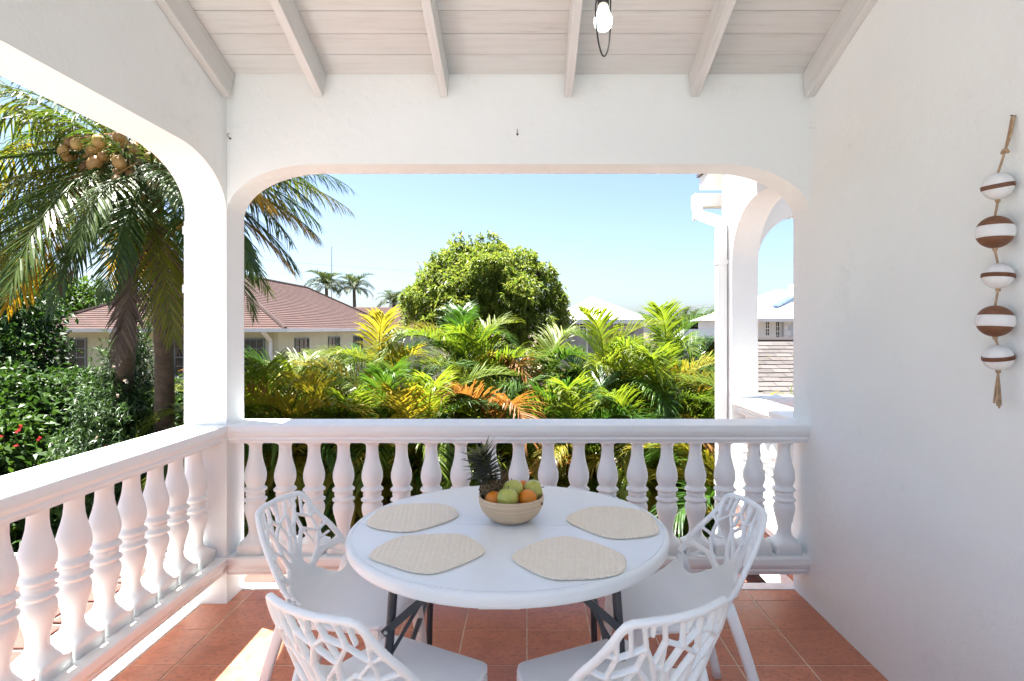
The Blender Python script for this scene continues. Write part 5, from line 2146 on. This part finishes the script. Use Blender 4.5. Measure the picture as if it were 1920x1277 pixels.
# garden on the coconut palm side
SH = 'garden shrubs below the coconut palms'
def shrub(label, px, py, Y, blobs, n, L, W, seed, mat, droop=0.4, per=1, name='shrub', group=SH, shell=0.4):
    f = P(px, py, Y)
    tree(name, label, 'shrub' if name == 'shrub' else 'tree', (f.x, Y, GZ), 0.05 if name == 'shrub' else 0.16, blobs, n, L, W, seed, mat, droop, per, group, 5, shell)


shrub('dark leafy tree filling the outer edge beside the cream house', 30, 620, 15.5, [blob(-20, 600, 15.5, 1.5), blob(45, 590, 15.8, 1.0), blob(60, 660, 15.4, .9), blob(0, 690, 15, 1.3), blob(35, 740, 15, 1.2), blob(-60, 560, 16, 1.6), blob(70, 720, 15.2, .8)], 5200, .20, .085, 41, 'dark_leaf', .5, 2, 'garden_tree', None)
shrub('sunlit green tree top behind the near end of the red roof', 140, 560, 27, [blob(120, 565, 27, 1.6, 1.4, 1.1), blob(160, 558, 27, 1.2, 1.2, .9), blob(70, 560, 26, 1.6), blob(30, 540, 27, 1.8), blob(180, 575, 27.5, .9)], 3000, .26, .12, 42, 'bright_leaf', .4, 2, 'garden_tree', None)
shrub('glossy green shrub low at the picture edge below the dark tree', 20, 760, 12.3, [blob(10, 745, 12.3, .85), blob(45, 790, 12, .75), blob(-40, 770, 12, .9), blob(60, 745, 12.4, .5)], 1900, .17, .075, 43, 'mid_leaf', .35, 2)
shrub('broad-leaved shrub with red flowers low at the side railing', 40, 850, 11.2, [blob(15, 830, 11.3, .75), blob(70, 870, 11.2, .6), blob(-40, 860, 11, .8), blob(40, 930, 11, .8), blob(-20, 960, 11, .8), blob(110, 930, 11.1, .6)], 2300, .20, .085, 44, 'mid_leaf', .4, 2)
shrub('leafy shrub in front of the first house window', 140, 735, 13.0, [blob(130, 735, 13, .65), blob(165, 770, 12.8, .75), blob(110, 790, 12.8, .65), blob(150, 840, 12.4, .85), blob(100, 860, 12.2, .7)], 2400, .19, .06, 45, 'mid_leaf', .45, 2)
shrub('feathery dark shrub growing between the two palm trunks', 240, 760, 11.3, [blob(235, 690, 11.3, .5, .5, .75), blob(225, 760, 11.2, .75), blob(265, 800, 11.0, .75), blob(205, 830, 11, .8), blob(250, 650, 11.4, .28, .28, .45), blob(285, 760, 11.3, .5), blob(250, 880, 10.95, .8), blob(180, 900, 11, .8)], 5200, .13, .028, 46, 'fine_leaf', .5, 4)
shrub('tangled dark shrub at the foot of the thicker palm trunk', 320, 800, 11.6, [blob(325, 790, 11.6, .65), blob(345, 850, 11.4, .75), blob(320, 900, 11.2, .7), blob(390, 820, 11.8, .7), blob(330, 735, 11.8, .35)], 2400, .17, .06, 47, 'dark_leaf', .5, 2)
shrub('shaded hedge plant low behind the side balusters', 150, 980, 11.1, [blob(60, 1000, 11.2, .75), blob(150, 985, 11.1, .8), blob(240, 985, 11.1, .8), blob(320, 980, 11.1, .7), blob(400, 960, 11.3, .7), blob(-30, 1000, 11.2, .8)], 3600, .16, .07, 48, 'dark_leaf', .4, 2)
rnd = random.Random(5)
for i, (px, py, Y, m) in enumerate([(40, 800, 10.5, 'flower_red'), (35, 808, 10.5, 'flower_red'), (75, 822, 10.5, 'flower_red'), (4, 818, 10.4, 'flower_red'), (32, 835, 10.4, 'flower_red'), (198, 838, 10.2, 'flower_red'),
                                    (222, 742, 10.4, 'flower_pale'), (226, 680, 10.6, 'flower_pale'), (215, 687, 10.6, 'flower_pale'), (238, 715, 10.5, 'flower_pale'), (182, 820, 10.3, 'flower_pale')]):
    mb = MB()
    for k in range(7):
        a = k * 0.9
        d = Vector((math.cos(a), math.sin(a) * 0.6 - 0.5, 0.35 * math.sin(3 * a))) * 0.042
        s_ = Vector((-math.sin(a), 0, math.cos(a))) * 0.018
        mb.add([(0, 0, 0), d * 0.6 + s_, d, d * 0.6 - s_], [(0, 1, 2, 3)])
    lb = ['upper red blossom of the close pair on the shrub at the side railing', 'lower red blossom of the close pair on the shrub at the side railing', 'red blossom on the house side of the flowering shrub',
          'red blossom at the very edge of the picture', 'lowest red blossom on the shrub at the side railing', 'single red blossom low on the feathery shrub',
          'pale blossom halfway up the feathery shrub', 'topmost pale blossom on the feathery shrub', 'pale blossom just below the topmost one on the feathery shrub', 'pale blossom nearest the thicker palm trunk', 'lowest pale blossom on the feathery shrub'][i]
    mb.build('blossom', m, None, label=lb, cat='flower', group='red blossoms' if m == 'flower_red' else 'pale blossoms', loc=P(px, py, Y), rot=(0, rnd.uniform(0, 3), 0), scale=rnd.uniform(0.8, 1.3))

# low planting under the cane palms
rg = np.random.default_rng(77)
bl = []
for i in range(26):
    x = -6.4 + i * 0.42
    bl.append((x, 11.6 + rg.uniform(-0.3, 0.8), GZ + 0.35, 0.5, 0.6, 0.5 + 0.25 * rg.random()))
put('undergrowth', leaf_cloud('undergrowth', bl, 6500, .26, .055, 78, 'dark_leaf', .5, 3, .3), None, 'dark low undergrowth between the stems of the cane palms', 'undergrowth', kind='stuff')


# distant palms behind the roofs
def far_palm(px, py, Y, s, label, seed, n=15, mat='coco_green', group='distant palms'):
    rg = random.Random(seed)
    p = P(px, py, Y)
    root = thing('distant_palm', label, 'palm', (p.x, Y, GZ), 0, group)
    h = p.z - GZ
    MB().tube([(0, 0, 0), (0.1, 0, h * 0.5), (0, 0, h)], [0.2, 0.15, 0.12], 7).build('trunk', 'trunk', root)
    for k in range(n):
        t = k / (n - 1)
        kind = 'up' if t < 0.3 else ('mid' if t < 0.7 else 'low')
        put('frond', rg.choice(ARF[kind]), root, loc=(0, 0, h), rot=(0, 0, k * 2.4 + rg.uniform(-.3, .3)), scale=s * 1.75 * rg.uniform(.85, 1.1), mat='far_leaf')


far_palm(612, 540, 46, 0.52, 'distant palm rising behind the red roof ridge', 61, 26)
far_palm(664, 544, 47, 0.52, 'distant palm with drooping head behind the red roof slope', 62, 26)
far_palm(738, 572, 50, 0.5, 'distant palm peeping out beside the mango crown', 63, 24)
far_palm(1285, 593, 130, 0.85, 'tiny distant coconut palm above the carport, outer one', 64, 12)
far_palm(1300, 597, 132, 0.8, 'tiny distant coconut palm above the carport, lower one', 65, 12)
for i, (px, w, lb) in enumerate(((1312, 3.2, 'distant rounded tree behind the carport beside the utility pole'), (1345, 3.8, 'distant rounded tree partly hidden by the downpipe'), (1262, 3.0, 'distant tree behind the tallest cane palm'))):
    Y = 95
    tree('distant_tree', lb, 'tree', (P(px, 0, Y).x, Y, GZ), 0.3, [blob(px, 606, Y, w, 2.5, 1.25), blob(px - 12, 612, Y, w * .8, 2, 1.2), blob(px + 12, 611, Y, w * .8, 2, 1.3), blob(px, 630, Y, w * 1.3, 2, 2.0)], 2600, .6, .35, 90 + i, 'far_leaf', .3, 1, 'distant trees', 3)
